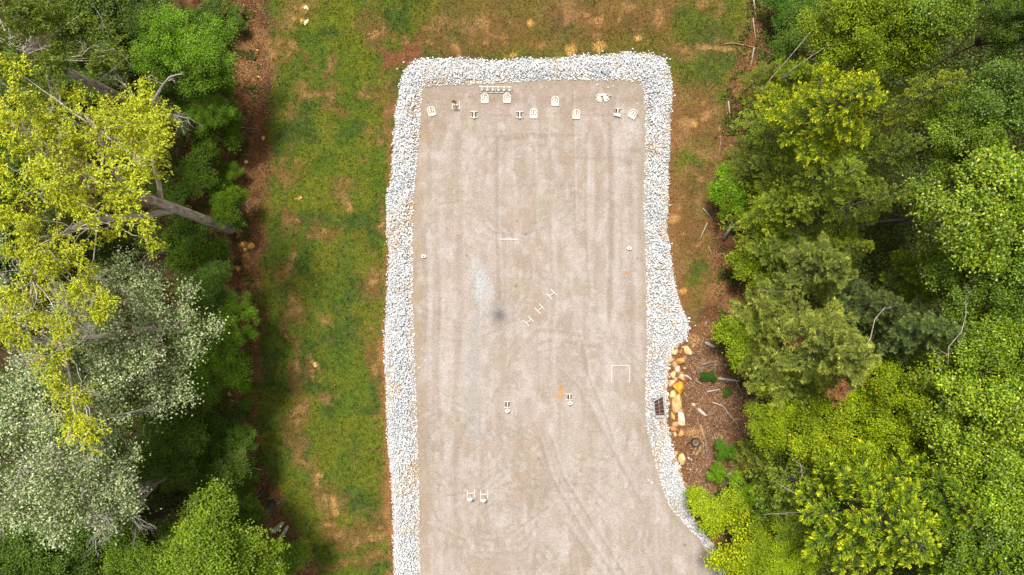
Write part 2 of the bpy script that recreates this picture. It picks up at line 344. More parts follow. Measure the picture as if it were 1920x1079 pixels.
# ------------------------------------------------------------------ gravel range surface
def seg(px, py, pts, w): return sst(w, w * .3, polydist(px, py, pts))
def pad_color(x, y):
    px, py = topx(x, y); b = fbm(x, y, .35, 2, 5); f = fbm(x, y, 1.6, 4, 4); g = fbm(x, y, 5.0, 6, 3)
    st = fbm(x, y * .06, 2.6, 1, 4); st2 = fbm(x * .07, y, 2.2, 3, 4)
    c = np.zeros(px.shape + (3,)) + np.array([.475, .385, .325])
    c = lerp(c, (.42, .325, .245), sst(.45, .68, b) * .8)
    c = lerp(c, (.53, .455, .40), sst(.48, .70, f) * .7)
    c = lerp(c, (.40, .345, .25), sst(.52, .72, fbm(x, y, 1.1, 0, 4)) * .5)
    c = lerp(c, (.38, .30, .24), sst(.52, .72, st) * .42)
    c = lerp(c, (.55, .475, .42), sst(.56, .74, fbm(x, y * .08, 1.7, 5, 4)) * .5)
    c = lerp(c, (.36, .275, .20), sst(.55, .72, st2) * sst(460, 240, py) * .6)
    c = lerp(c, (.37, .275, .21), sst(260, 165, py) * (.45 + .3 * f))
    # swirling scrape marks left by turning wheels
    wx = x + 1.6 * fbm(x, y, .25, 3, 3); wy = y + 1.6 * fbm(x, y, .25, 6, 3)
    for ox, oy, rr, ww in [(-4.2, -10.5, 2.6, .9), (-2.0, -12.5, 3.6, 1.2), (1.5, -17, 5.0, 1.2), (-3.2, 1.0, 4.0, .8), (-.5, -15.5, 2.2, .7), (4.5, -14.5, 3.4, .8), (3.4, -8, 4.6, 1.0), (0.5, 6.5, 3.2, .9), (3.8, 2.5, 3.0, .7)]:
        dd = np.hypot(wx - ox - 1, wy - oy - 1); c = lerp(c, (.33, .265, .205), sst(.5, .8, .5 + .5 * np.sin(dd * 13)) * np.exp(-((dd - rr) / ww) ** 2) * sst(.42, .60, f) * .46)
    c = lerp(c, (.34, .27, .20), sst(.55, .68, fbm(x, y * .5, 1.6, 1, 5)) * .34)
    c = lerp(c, (.60, .53, .47), sst(.58, .70, fbm(x, y * .6, 1.9, 5, 5)) * .34)
    c = lerp(c, (.40, .36, .24), sst(.56, .72, fbm(x, y, .8, 7, 5)) * .22)
    # wheel tracks
    for pts, w, s in [([(1143,230),(1146,420),(1142,600)],6,.5),([(1073,170),(1078,420)],2.5,.4),([(1090,640),(1100,700),(1130,770),(1150,830)],4,.4),([(1105,760),(1150,850),(1200,940)],5,.35),([(868,800),(848,870),(850,950),(880,1040)],7,.3),([(915,800),(900,880),(915,1000)],6,.25),([(932,260),(930,420),(936,560)],4,.3),([(1000,250),(1002,430)],4,.25),([(860,250),(862,600),(850,780)],8,.25),([(1120,240),(1118,600),(1130,700)],8,.22),([(1180,300),(1186,640)],6,.3),([(1060,980),(1130,1079)],5,.3),([(1185,990),(1230,1079)],6,.25),([(1010,820),(1035,900),(1090,990),(1150,1079)],4,.4),([(1030,815),(1056,895),(1112,985),(1172,1079)],4,.4),([(820,990),(870,1010),(960,1000),(1030,950)],4,.35),([(825,560),(818,700),(830,860)],5,.3),([(1030,420),(1036,560),(1030,700)],5,.25),([(1100,250),(1096,420),(1104,560)],4,.3),([(795,440),(800,560),(797,640)],5,.35),([(930,190),(932,260)],1.5,.25),([(985,640),(1080,720),(1120,800)],5,.2)]:
        c = lerp(c, (.30, .235, .185), seg(px, py, pts, w) * s * (.4 + .9 * g))
        o = [(a + w * 1.7, b_) for a, b_ in pts]; c = lerp(c, (.58, .50, .45), seg(px, py, o, w) * s * .7)
    # strip of tan soil along the edge and grey fines
    dl = polydist(px, py, IN_L); c = lerp(c, (.38, .275, .17), sst(26, 4, dl + 20 * (f - .5)) * .55)
    dt = np.minimum(polydist(px, py, IN_T), polydist(px, py, IN_R)); c = lerp(c, (.37, .30, .22), sst(18, 3, dt + 14 * (f - .5)) * .6)
    # spilled pale gravel, soft dark round spot, rusty clay stains
    q = np.hypot((px - 903 - (py - 540) * .16) / 21, (py - 542) / 58); sp = sst(1.25, .25, q + .5 * (f - .5))
    c = lerp(c, (.54, .545, .54), sp * .35 * (.35 + .65 * sst(.42, .6, g)))
    c = lerp(c, (.42, .40, .39), seg(px, py, [(893,590),(885,700),(893,820)], 22) * .35)
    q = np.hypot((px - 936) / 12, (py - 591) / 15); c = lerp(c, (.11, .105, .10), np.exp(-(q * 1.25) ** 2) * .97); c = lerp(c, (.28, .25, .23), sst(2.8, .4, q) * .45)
    for a, b_, r1, r2, s in [(1052,733,3.5,11,.9),(1175,512,6,5,.7),(939,160,4,3,.8),(1048,744,9,10,.3)]:
        c = lerp(c, (.60, .30, .09), sst(1.5, .3, np.hypot((px - a) / r1, (py - b_) / r2)) * s)
    for a, b_, r in [(880,182,2),(1010,860,2.2),(986,440,2.5),(968,537,2.2),(1284,1022,2.6),(875,480,2),(1195,485,2),(970,415,2)]:
        c = lerp(c, (.13, .09, .06), sst(1.3, .4, np.hypot(px - a, py - b_) / r) * .7)
    return c * np.array([.825, .84, .88])
X = np.arange(-6.6, 17.5, .065); Y = np.arange(-32, 13.2, .065)
Y = np.concatenate([np.arange(-32, -19, .3), np.arange(-19, 13.3, .065)])
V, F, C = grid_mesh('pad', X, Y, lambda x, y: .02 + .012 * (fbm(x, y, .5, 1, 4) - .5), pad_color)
cx = V[F].mean(1); px, py = topx(cx[:, 0], cx[:, 1]); keep = inpoly(px, py, [(a + (-14 if a < 800 else 14), b - (14 if b < 170 else 0)) for a, b in PAD])
F = F[keep]; used = np.unique(F); mp_ = np.zeros(len(V), int); mp_[used] = np.arange(len(used))
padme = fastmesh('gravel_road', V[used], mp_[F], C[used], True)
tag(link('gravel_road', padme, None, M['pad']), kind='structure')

# ------------------------------------------------------------------ rocks
def pal(r, n, cols, w):
    cols = np.array(cols); k = r.choice(len(cols), n, p=np.array(w) / sum(w)); return cols[k] * r.uniform(.82, 1.2, (n, 1)) * (1 + r.normal(0, .05, (n, 3)))
def ico(sub=0):
    t = (1 + 5 ** .5) / 2
    v = [(-1,t,0),(1,t,0),(-1,-t,0),(1,-t,0),(0,-1,t),(0,1,t),(0,-1,-t),(0,1,-t),(t,0,-1),(t,0,1),(-t,0,-1),(-t,0,1)]
    f = [(0,11,5),(0,5,1),(0,1,7),(0,7,10),(0,10,11),(1,5,9),(5,11,4),(11,10,2),(10,7,6),(7,1,8),(3,9,4),(3,4,2),(3,2,6),(3,6,8),(3,8,9),(4,9,5),(2,4,11),(6,2,10),(8,6,7),(9,8,1)]
    v = [np.array(q, float) / np.linalg.norm(q) for q in v]
    for _ in range(sub):
        mid = {}; nf = []
        def m(a, b):
            k = (min(a, b), max(a, b))
            if k not in mid: q = v[a] + v[b]; v.append(q / np.linalg.norm(q)); mid[k] = len(v) - 1
            return mid[k]
        for a, b, c in f:
            ab, bc, ca = m(a, b), m(b, c), m(c, a); nf += [(a, ab, ca), (b, bc, ab), (c, ca, bc), (ab, bc, ca)]
        f = nf
    return np.array(v), np.array(f)
IV, IF = ico(0)
def scatter_stones(P3, R, C, seed, flat=.75):
    r = np.random.RandomState(seed); n = len(P3)
    q = r.normal(size=(n, 4)); q /= np.linalg.norm(q, axis=1)[:, None]; w, x, y, z = q.T
    Rm = np.stack([1-2*(y*y+z*z),2*(x*y-z*w),2*(x*z+y*w),2*(x*y+z*w),1-2*(x*x+z*z),2*(y*z-x*w),2*(x*z-y*w),2*(y*z+x*w),1-2*(x*x+y*y)], 1).reshape(n, 3, 3)
    s = R[:, None, None] * r.uniform(.62, 1.25, (n, 1, 3)) * r.uniform(.82, 1.18, (n, 12, 1))
    V = np.einsum('nij,nkj->nki', Rm, IV[None] * s); V[..., 2] *= flat; V += P3[:, None, :]
    F = (IF[None] + (np.arange(n) * 12)[:, None, None]).reshape(-1, 3)
    return V.reshape(-1, 3), F, np.repeat(C, 12, 0)
r = np.random.RandomState(11)
n = 260000; px = r.uniform(700, 1380, n); py = r.uniform(85, 1300, n)
grid_s = .076 * 30; gx = np.floor(px / grid_s).astype(int); gy = np.floor(py / grid_s).astype(int)
_, idx = np.unique(gx * 10000 + gy, return_index=True); px, py = px[idx], py[idx]
jx = px + r.normal(0, 1.6, len(px)) + 7 * (fbm(px / 30, py / 30, 1.6, 4, 3) - .5); jy = py + r.normal(0, 1.6, len(px)) + 7 * (fbm(px / 30, py / 30, 1.6, 5, 3) - .5)
keep = inpoly(jx, jy, OUTER) & ~inpoly(px, py, PAD)
GRATE = [(1222,748),(1245,738),(1250,785),(1225,785)]
keep &= ~inpoly(px, py, GRATE)
px, py = px[keep], py[keep]; n = len(px); x = (px - 960) / 30; y = (539.5 - py) / 30
din = np.minimum.reduce([polydist(px, py, IN_L), polydist(px, py, IN_T), polydist(px, py, IN_R)]); do = np.minimum.reduce([polydist(px, py, OUT_L), polydist(px, py, OUT_T), polydist(px, py, OUT_R)])
mound = .17 * sst(0, 22, np.minimum(din, do))
R = r.uniform(.034, .066, n) * np.where(r.rand(n) < .07, 1.55, 1)
# stray stones beside the border
sx = np.array([1296,1303,1293,1288,1300,1182,1186,1190,1140,1120,1195,1265,1262,792,797,786,781,722,718,1205,1296,1294,757,745,1210,1216,1222,1340,1306,1298,1282,1286,1256,1252,1260,1150,1130,1245,1259])
sy = np.array([604,611,616,640,650,98,93,99,165,160,195,180,171,655,676,690,440,459,620,672,862,880,118,130,1035,900,905,1003,990,978,905,918,112,160,210,162,97,104,176])
x = np.concatenate([x, (sx - 960) / 30]); y = np.concatenate([y, (539.5 - sy) / 30]); mound = np.concatenate([mound, np.zeros(len(sx))]); R = np.concatenate([R, r.uniform(.05, .085, len(sx))]); n = len(x)
zz = np.maximum(gz(x, y), 0) + .03 + mound + r.uniform(-.02, .05, n)
g = r.rand(n); base = np.where(g[:, None] < .66, np.array([.83, .83, .83]), np.where(g[:, None] < .86, np.array([.66, .665, .67]), np.where(g[:, None] < .93, np.array([.42, .44, .47]), np.array([.74, .66, .55]))))
patch = fbm(x, y, .8, 3, 3); base = np.where(((patch > .60) & (r.rand(n) < .35))[:, None], np.array([.66, .50, .33]), base)
base = np.where(((fbm(x, y, .6, 6, 3) > .58) & (r.rand(n) < .5))[:, None], np.array([.64, .665, .70]), base)
rpx, rpy = 960 + x * 30, 539.5 - y * 30
ot = (blob(rpx, rpy, 1252, 720, 14, 60, (.5, .5)) > .3) & (r.rand(n) < .22); base = np.where(ot[:, None], np.array([.70, .45, .20]), base)
base = base * r.uniform(.88, 1.08, (n, 1))
V, F, C = scatter_stones(np.stack([x, y, zz], 1), R, np.clip(base, 0, .88), 5)
tag(link('gravel_border', fastmesh('crushed_stone', V, F, C), None, M['stone']), 'band of crushed white and grey stone bordering the range on three sides', 'gravel', kind='stuff')

r = np.random.RandomState(33); n = 26000; px = r.uniform(770, 1400, n); py = r.uniform(150, 1100, n)
de = np.minimum.reduce([polydist(px, py, IN_L), polydist(px, py, IN_T), polydist(px, py, IN_R)]); dn = .10 + .9 * np.exp(-de / 5) + .25 * sst(.5, .7, fbm(px / 30, py / 30, .5, 4, 4))
ok = (r.rand(n) < dn) & inpoly(px, py, PAD); px, py = px[ok], py[ok]
m = 2600; qx = 903 + r.normal(0, 11, m); qy = 540 + r.normal(0, 30, m); qx += (qy - 540) * .16; ok = fbm(qx / 30, qy / 30, 1.5, 2, 4) > .42; px = np.concatenate([px, qx[ok]]); py = np.concatenate([py, qy[ok]]); n = len(px)
x = (px - 960) / 30; y = (539.5 - py) / 30; sp = np.arange(n) >= n - ok.sum()
C = np.where(sp[:, None], pal(r, n, [(.74,.76,.78),(.60,.63,.67),(.45,.47,.50)], [3, 3, 1]), pal(r, n, [(.62,.57,.51),(.40,.34,.28),(.26,.21,.17),(.70,.68,.66),(.48,.36,.22)], [3, 4, 2, 2, 2]))
V, F, C = scatter_stones(np.stack([x, y, np.full(n, .03)], 1), r.uniform(.010, .026, n), np.clip(C, 0, .85), 9)
tag(link('loose_gravel', fastmesh('loose_gravel', V, F, C), None, M['stone']), 'loose small stones strewn over the range surface', 'gravel', kind='stuff')

# big ochre boulders along the right bank
BV, BF = ico(2)
def boulder(px, py, w, h, col, rot, label, seed, name='boulder', cat='boulder', group='boulders beside the drain', hz=.75):
    r = np.random.RandomState(seed); p = G(px, py); v = BV.copy()
    for k in range(13):
        dn = r.normal(size=3); dn[2] = abs(dn[2]) * .8; dn /= np.linalg.norm(dn); lim = r.uniform(.42, .74); s = v @ dn; over = s > lim; v[over] -= np.outer(s[over] - lim, dn)
    v += .05 * (np.stack([vnoise(v[:, 0] + 9, v[:, 1] + 9 + v[:, 2], 3, k) for k in range(3)], 1) - .5)
    sx, sy = w / 60, h / 60; v *= np.array([sx, sy, min(sx, sy) * hz * 1.2]) * 1.46
    a = math.radians(rot); ca, sa = math.cos(a), math.sin(a); v = np.stack([v[:, 0] * ca - v[:, 1] * sa, v[:, 0] * sa + v[:, 1] * ca, v[:, 2]], 1)
    bz = min(sx, sy) * hz * .55
    c = np.array(col)[None] * (.85 + .35 * vnoise(v[:, 0] * 6 + p[0], v[:, 1] * 6 + v[:, 2] * 5, 1.5, 2))[:, None]
    st = sst(.5, .7, vnoise(v[:, 0] + p[0], v[:, 1] + v[:, 2], 5, 5)); c = lerp(c, np.array(col) * np.array([.9, .62, .38]), st * .7)
    o = link(name, fastmesh(name, v, BF, np.clip(c, 0, .85), False), None, M['stone'])
    o.location = (p[0], p[1], p[2] + bz + .02); tag(o, label, cat, group); return o
CR, YE, TA, OR, WH, PI_ = (.64,.52,.33), (.58,.35,.12), (.53,.35,.19), (.48,.25,.11), (.72,.66,.53), (.49,.32,.22)
for k, (px, py, w, h, c, rot, lab) in enumerate([
 (1265,661,13,15,CR,-20,'cream boulder at the top of the row where the stone border narrows'),
 (1276,661,8,10,OR,-15,'small ochre rock between the two uppermost boulders of the row'),
 (1282,651,8,6,CR,0,'small cream rock touching the upper tip of the long tilted boulder'),
 (1291,659,12,20,(.78,.60,.32),22,'long yellow tan boulder tilted right, outermost of the row top'),
 (1257,676,11,13,TA,-25,'tan rock on the stone edge just below the topmost cream boulder'),
 (1277,677,16,14,YE,30,'jagged yellow orange rock in the upper half of the row'),
 (1264,684,10,12,TA,10,'tan rock left of the roundish white boulder'),
 (1270,692,12,15,WH,20,'roundish white boulder in the upper half of the row'),
 (1284,691,6,5,CR,0,'tiny cream rock right of the roundish white boulder'),
 (1276,699,11,6,OR,12,'flat orange rock directly under the roundish white boulder'),
 (1278,707,14,12,(.78,.55,.36),15,'peach coloured boulder above the bright yellow one'),
 (1263,702,9,10,(.78,.58,.30),0,'light tan rock left of the flat orange rock'),
 (1267,711,8,9,TA,30,'small tan rock left of the peach coloured boulder'),
 (1259,718,12,14,(.78,.58,.36),-20,'pale tan boulder left of and above the bright yellow one'),
 (1253,708,8,6,OR,0,'small orange rock pressed into the white stones by the row'),
 (1273,728,19,22,(.70,.40,.05),5,'large bright yellow boulder in the middle of the row'),
 (1261,739,11,15,(.82,.62,.28),-10,'yellow cream rock below left of the bright yellow boulder'),
 (1268,758,17,30,(.75,.50,.26),-6,'longest tan boulder, upright and level with the metal grate'),
 (1275,769,11,10,(.74,.50,.28),35,'tan slab leaning on the lower end of the longest boulder'),
 (1261,781,8,15,YE,10,'narrow yellow rock under the longest tan boulder'),
 (1278,786,14,26,(.83,.77,.62),-8,'tall pale cream boulder below the longest tan one'),
 (1268,795,13,11,(.76,.54,.30),20,'tan rock tucked against the tall pale cream boulder'),
 (1264,804,15,10,OR,-20,'orange rock at the lower end of the boulder row'),
 (1276,813,12,12,(.72,.38,.14),0,'crumbling orange rock right of the row end'),
 (1266,815,7,9,CR,0,'small cream rock between the two orange rocks at the row end'),
 (1255,813,7,7,TA,0,'small tan rock in the white stones at the row end'),
 (1279,862,13,18,(.80,.58,.28),15,'yellow oval boulder standing apart below the row'),
 (1262,866,9,17,PI_,-15,'pinkish slab in the white stones left of the oval yellow boulder'),
 (1267,849,9,10,TA,25,'tan rock just above the pinkish slab'),
 (1274,882,9,10,TA,0,'lowest tan rock, at the stone edge under the oval yellow boulder'),
 (1241,793,8,12,OR,10,'orange rock in the stones right under the metal grate'),
 (1299,758,6,6,WH,0,'small square white rock lying alone on the brown chips'),
 (1291,859,5,5,WH,0,'tiny white rock right of the oval yellow boulder')]):
    boulder(px, py, w, h, c, rot, lab, 40 + k)
for k, (px, py, w, h, c, lab) in enumerate([
 (455,458,9,8,(.80,.42,.12),'orange rock, left one of a pair in the leaf litter near the leaning trunk foot'),
 (471,462,10,9,(.82,.50,.18),'orange rock, right one of a pair in the leaf litter near the leaning trunk foot'),
 (459,468,5,5,(.80,.42,.12),'pebble sized orange rock below the orange pair in the litter'),
 (447,503,8,8,(.76,.40,.14),'lone orange rock in the left leaf litter below the orange pair'),
 (461,305,6,7,(.82,.55,.22),'yellow rock in the litter among left shrubs, well above the orange pair'),
 (575,16,8,7,(.80,.66,.36),'pale yellow rock nearest the top edge of the left grass'),
 (575,43,7,10,(.84,.72,.42),'pale yellow upright rock, second from the top edge of the grass'),
 (483,95,6,4,(.84,.60,.26),'yellow rock in the upper left leaf litter'),
 (486,145,5,5,(.80,.52,.20),'small yellow rock beside the curved scrape in the upper left litter'),
 (494,260,5,7,(.80,.50,.22),'small orange rock on the border of litter and grass'),
 (564,372,7,5,(.80,.45,.16),'flat orange rock in the green left grass'),
 (592,684,11,5,(.82,.55,.30),'flat peach rock in the middle of the left grass'),
 (432,657,5,5,(.78,.55,.42),'pinkish rock in the litter under the pale silvery tree edge'),
 (443,663,6,8,(.74,.46,.24),'tan rock right of the pinkish one in the left litter'),
 (443,686,6,9,(.74,.46,.26),'tan upright rock, lower of those beside the bright shrub'),
 (431,739,8,9,(.62,.30,.12),'dull orange rock left of the little lime shrub')]):
    boulder(px, py, w, h, c, k * 25, lab, 90 + k, 'rock', 'rock', 'rocks scattered in the litter and grass', .5)

# ------------------------------------------------------------------ leaf geometry
def leaves(pos, dr, up, L, W, fold=.15):
    """rhombic leaves: base point, direction, rough normal"""
    dr = dr / (np.linalg.norm(dr, axis=1)[:, None] + 1e-9); s = np.cross(dr, up); s /= (np.linalg.norm(s, axis=1)[:, None] + 1e-9); nn = np.cross(s, dr)
    L = L[:, None]; W = W[:, None]
    mid = pos + dr * L * .5 + nn * L * fold
    V = np.stack([pos, mid + s * W * .5, pos + dr * L - nn * L * fold * .5, mid - s * W * .5], 1)
    n = len(pos); F = np.arange(n * 4).reshape(n, 4); return V.reshape(-1, 3), F
def leafmesh(name, parts, mat_):
    Vs = []; Fs = []; Cs = []; b = 0
    for V, F, C in parts: Vs.append(V); Fs.append(F + b); Cs.append(np.repeat(C, 4, 0)); b += len(V)
    me = fastmesh(name, np.concatenate(Vs), np.concatenate(Fs), np.clip(np.concatenate(Cs), 0, .9)); me.materials.append(mat_); return me
def rdir(r, n, zlo=-1, zhi=1):
    z = r.uniform(zlo, zhi, n); a = r.uniform(0, 2 * np.pi, n); q = np.sqrt(1 - z * z); return np.stack([q * np.cos(a), q * np.sin(a), z], 1)

# ---- grass: short blades over the turf
r = np.random.RandomState(21); n = 520000
x = r.uniform(-17.5, 16, n); y = r.uniform(-19.5, 20, n)
px, py, w, litter, grass, fine, big = ground_masks(x, y)
ok = (r.rand(n) < (grass * .95 + .16) * (1 - litter * .93)) & ~inpoly(px, py, OUTER); x, y, grass = x[ok], y[ok], grass[ok]; n = len(x)
fl = fbm(x, y, .5, 2, 3) * 9; dr = np.stack([np.cos(fl) + r.normal(0, .8, n), np.sin(fl) + r.normal(0, .8, n), r.uniform(.25, 1.3, n)], 1)
gc = pal(r, n, [(.105,.165,.014),(.15,.18,.016),(.065,.13,.020),(.22,.17,.06),(.19,.22,.08)], [4, 3, 3, 1.2, .8]); dc = pal(r, n, [(.27,.155,.06),(.36,.24,.11),(.17,.085,.03),(.11,.10,.02)], [3, 1.5, 2, 2])
C = np.where((r.rand(n) < grass * 1.05)[:, None], gc, dc) * (.45 + 1.15 * sst(.2, .8, vnoise(x, y, 5.5, 3)))[:, None]
V, F = leaves(np.stack([x, y, gz(x, y) - .005], 1), dr, rdir(r, n), r.uniform(.06, .17, n), r.uniform(.016, .034, n), .1)
tag(link('grass', leafmesh('grass', [(V, F, C)], M['blade'])), 'short patchy green and brown grass around the range', 'grass', kind='stuff')
# ---- fallen leaves
n = 190000; x = np.concatenate([r.uniform(-19, -11, n // 2), r.uniform(8.5, 17.5, n // 2)]); y = r.uniform(-19.5, 20, n)
px, py, w, litter, grass, fine, big = ground_masks(x, y)
ok = (r.rand(n) < litter * .95 + .035) & ~inpoly(px, py, OUTER); x, y = x[ok], y[ok]; n = len(x); px, py = topx(x, y)
C = pal(r, n, [(.28,.120,.040),(.19,.080,.030),(.40,.20,.085),(.08,.04,.022),(.52,.31,.17),(.12,.10,.025)], [4, 4, 2, 3, .6, .5])
V, F = leaves(np.stack([x, y, gz(x, y) + r.uniform(0, .03, n)], 1), rdir(r, n, -.1, .3), rdir(r, n, .4, 1), r.uniform(.05, .11, n), r.uniform(.03, .07, n), .2)
tag(link('fallen_leaves', leafmesh('fallen_leaves', [(V, F, C)], M['dry'])), 'rust brown fallen leaves along both edges of the woods', 'fallen leaves', kind='stuff')
# ---- wood chips and splinters on the right bank
n = 9000; px = r.uniform(1262, 1440, n); py = r.uniform(620, 935, n)
ok = r.rand(n) < sst(1275, 1300, px) * sst(615, 680, py) * .9 + .05; ok &= ~inpoly(px, py, OUTER); px, py = px[ok], py[ok]; n = len(px)
x = (px - 960) / 30; y = (539.5 - py) / 30; a = r.normal(.4, 1.2, n)
C = pal(r, n, [(.44,.30,.20),(.30,.17,.10),(.56,.44,.33),(.62,.36,.17),(.16,.09,.05)], [3, 3, 1.5, 1, 3])
V, F = leaves(np.stack([x, y, gz(x, y) + r.uniform(.01, .06, n)], 1), np.stack([np.cos(a), np.sin(a), r.normal(0, .15, n)], 1), rdir(r, n, .5, 1), r.uniform(.06, .32, n), r.uniform(.012, .05, n), .05)
m = 900; k = r.randint(0, n, m); a = r.normal(.3, 1.0, m) + np.pi / 2 * (r.rand(m) < .4)
V2, F2 = leaves(np.stack([x[k], y[k], gz(x[k], y[k]) + r.uniform(.02, .10, m)], 1), np.stack([np.cos(a), np.sin(a), r.normal(0, .06, m)], 1), rdir(r, m, .5, 1), r.uniform(.3, .95, m), r.uniform(.012, .03, m), .04)
C2 = pal(r, m, [(.42,.31,.22),(.26,.16,.10),(.55,.46,.36),(.12,.08,.05)], [3, 3, 1.2, 3])
tag(link('wood_chips', leafmesh('wood_chips', [(V, F, C), (V2, F2, C2)], M['dry'])), 'pale splinters and brown wood chips covering the right bank', 'wood chips', kind='stuff')
# ---- low undergrowth on the floor of the woods
n = 520000; x = np.concatenate([r.uniform(-35, -13.4, n // 2), r.uniform(12.6, 35, n // 2)]); y = r.uniform(-20, 20, n)
px, py = topx(x, y); el = edge(LEFT_WOOD, py); er = edge(RIGHT_WOOD, py); w = fbm(x, y, .5, 3, 4); w2 = fbm(x, y, 1.5, 5, 3)
inn = np.where(x < 0, (el - px), (px - er)) / 30
dens = sst(-.5, 1.2, inn + 3 * (w - .5)) * np.maximum(sst(.40, .52, .5 * w + .5 * w2), .75 * sst(2, 5, inn) * (x > 0), .9 * sst(.2, 1.4, inn + 1.5 * (w - .5)) * (x < 0)); dens = np.maximum(dens, .55 * sst(.54, .62, w2) * sst(-2.0, -1.2, inn)); ok = (r.rand(n) < dens) & ~inpoly(px, py, OUTER)
x, y, inn, w2 = x[ok], y[ok], inn[ok], w2[ok]; n = len(x)
h = sst(-.3, 4, inn) * (.3 + 2.6 * fbm(x, y, .8, 6, 3)) * (.4 + .6 * r.rand(n)) + .1
C = pal(r, n, [(.075,.12,.012),(.11,.165,.014),(.045,.075,.012),(.15,.20,.015)], [4, 3, 3, 1.4])
V, F = leaves(np.stack([x, y, gz(x, y) + h], 1), rdir(r, n, -.4, .4), rdir(r, n, .4, 1), r.uniform(.09, .2, n), r.uniform(.05, .11, n))
tag(link('undergrowth', leafmesh('undergrowth', [(V, F, C)], M['leaf'])), 'low tangled green undergrowth covering the floor of the woods', 'undergrowth', kind='stuff')

# ------------------------------------------------------------------ trees
def curve_pts(a, b, bend, r, n=5):
    a = np.array(a, float); b = np.array(b, float); m = (a + b) / 2 + np.array(bend); out = []
    for i in range(n):
        t = i / (n - 1); p = (1 - t) ** 2 * a + 2 * t * (1 - t) * m + t * t * b
        if 0 < i < n - 1: p = p + r.normal(0, .03 * np.linalg.norm(b - a) / 3, 3)
        out.append(p)
    return out
def twigs(mb, p, dr, L, rad, r, depth=2):
    """bare forking twigs"""
    q = p + dr * L; m = (p + q) / 2 + r.normal(0, .08 * L, 3); mb.tube([p, m, q], [rad, rad * .75, rad * .5], 4, False)
    if depth > 0:
        for k in range(r.randint(2, 4)):
            d2 = dr + r.normal(0, .55, 3); d2 /= np.linalg.norm(d2); t = r.uniform(.4, 1); twigs(mb, p + (q - p) * t, d2, L * r.uniform(.45, .7), rad * .5, r, depth - 1)

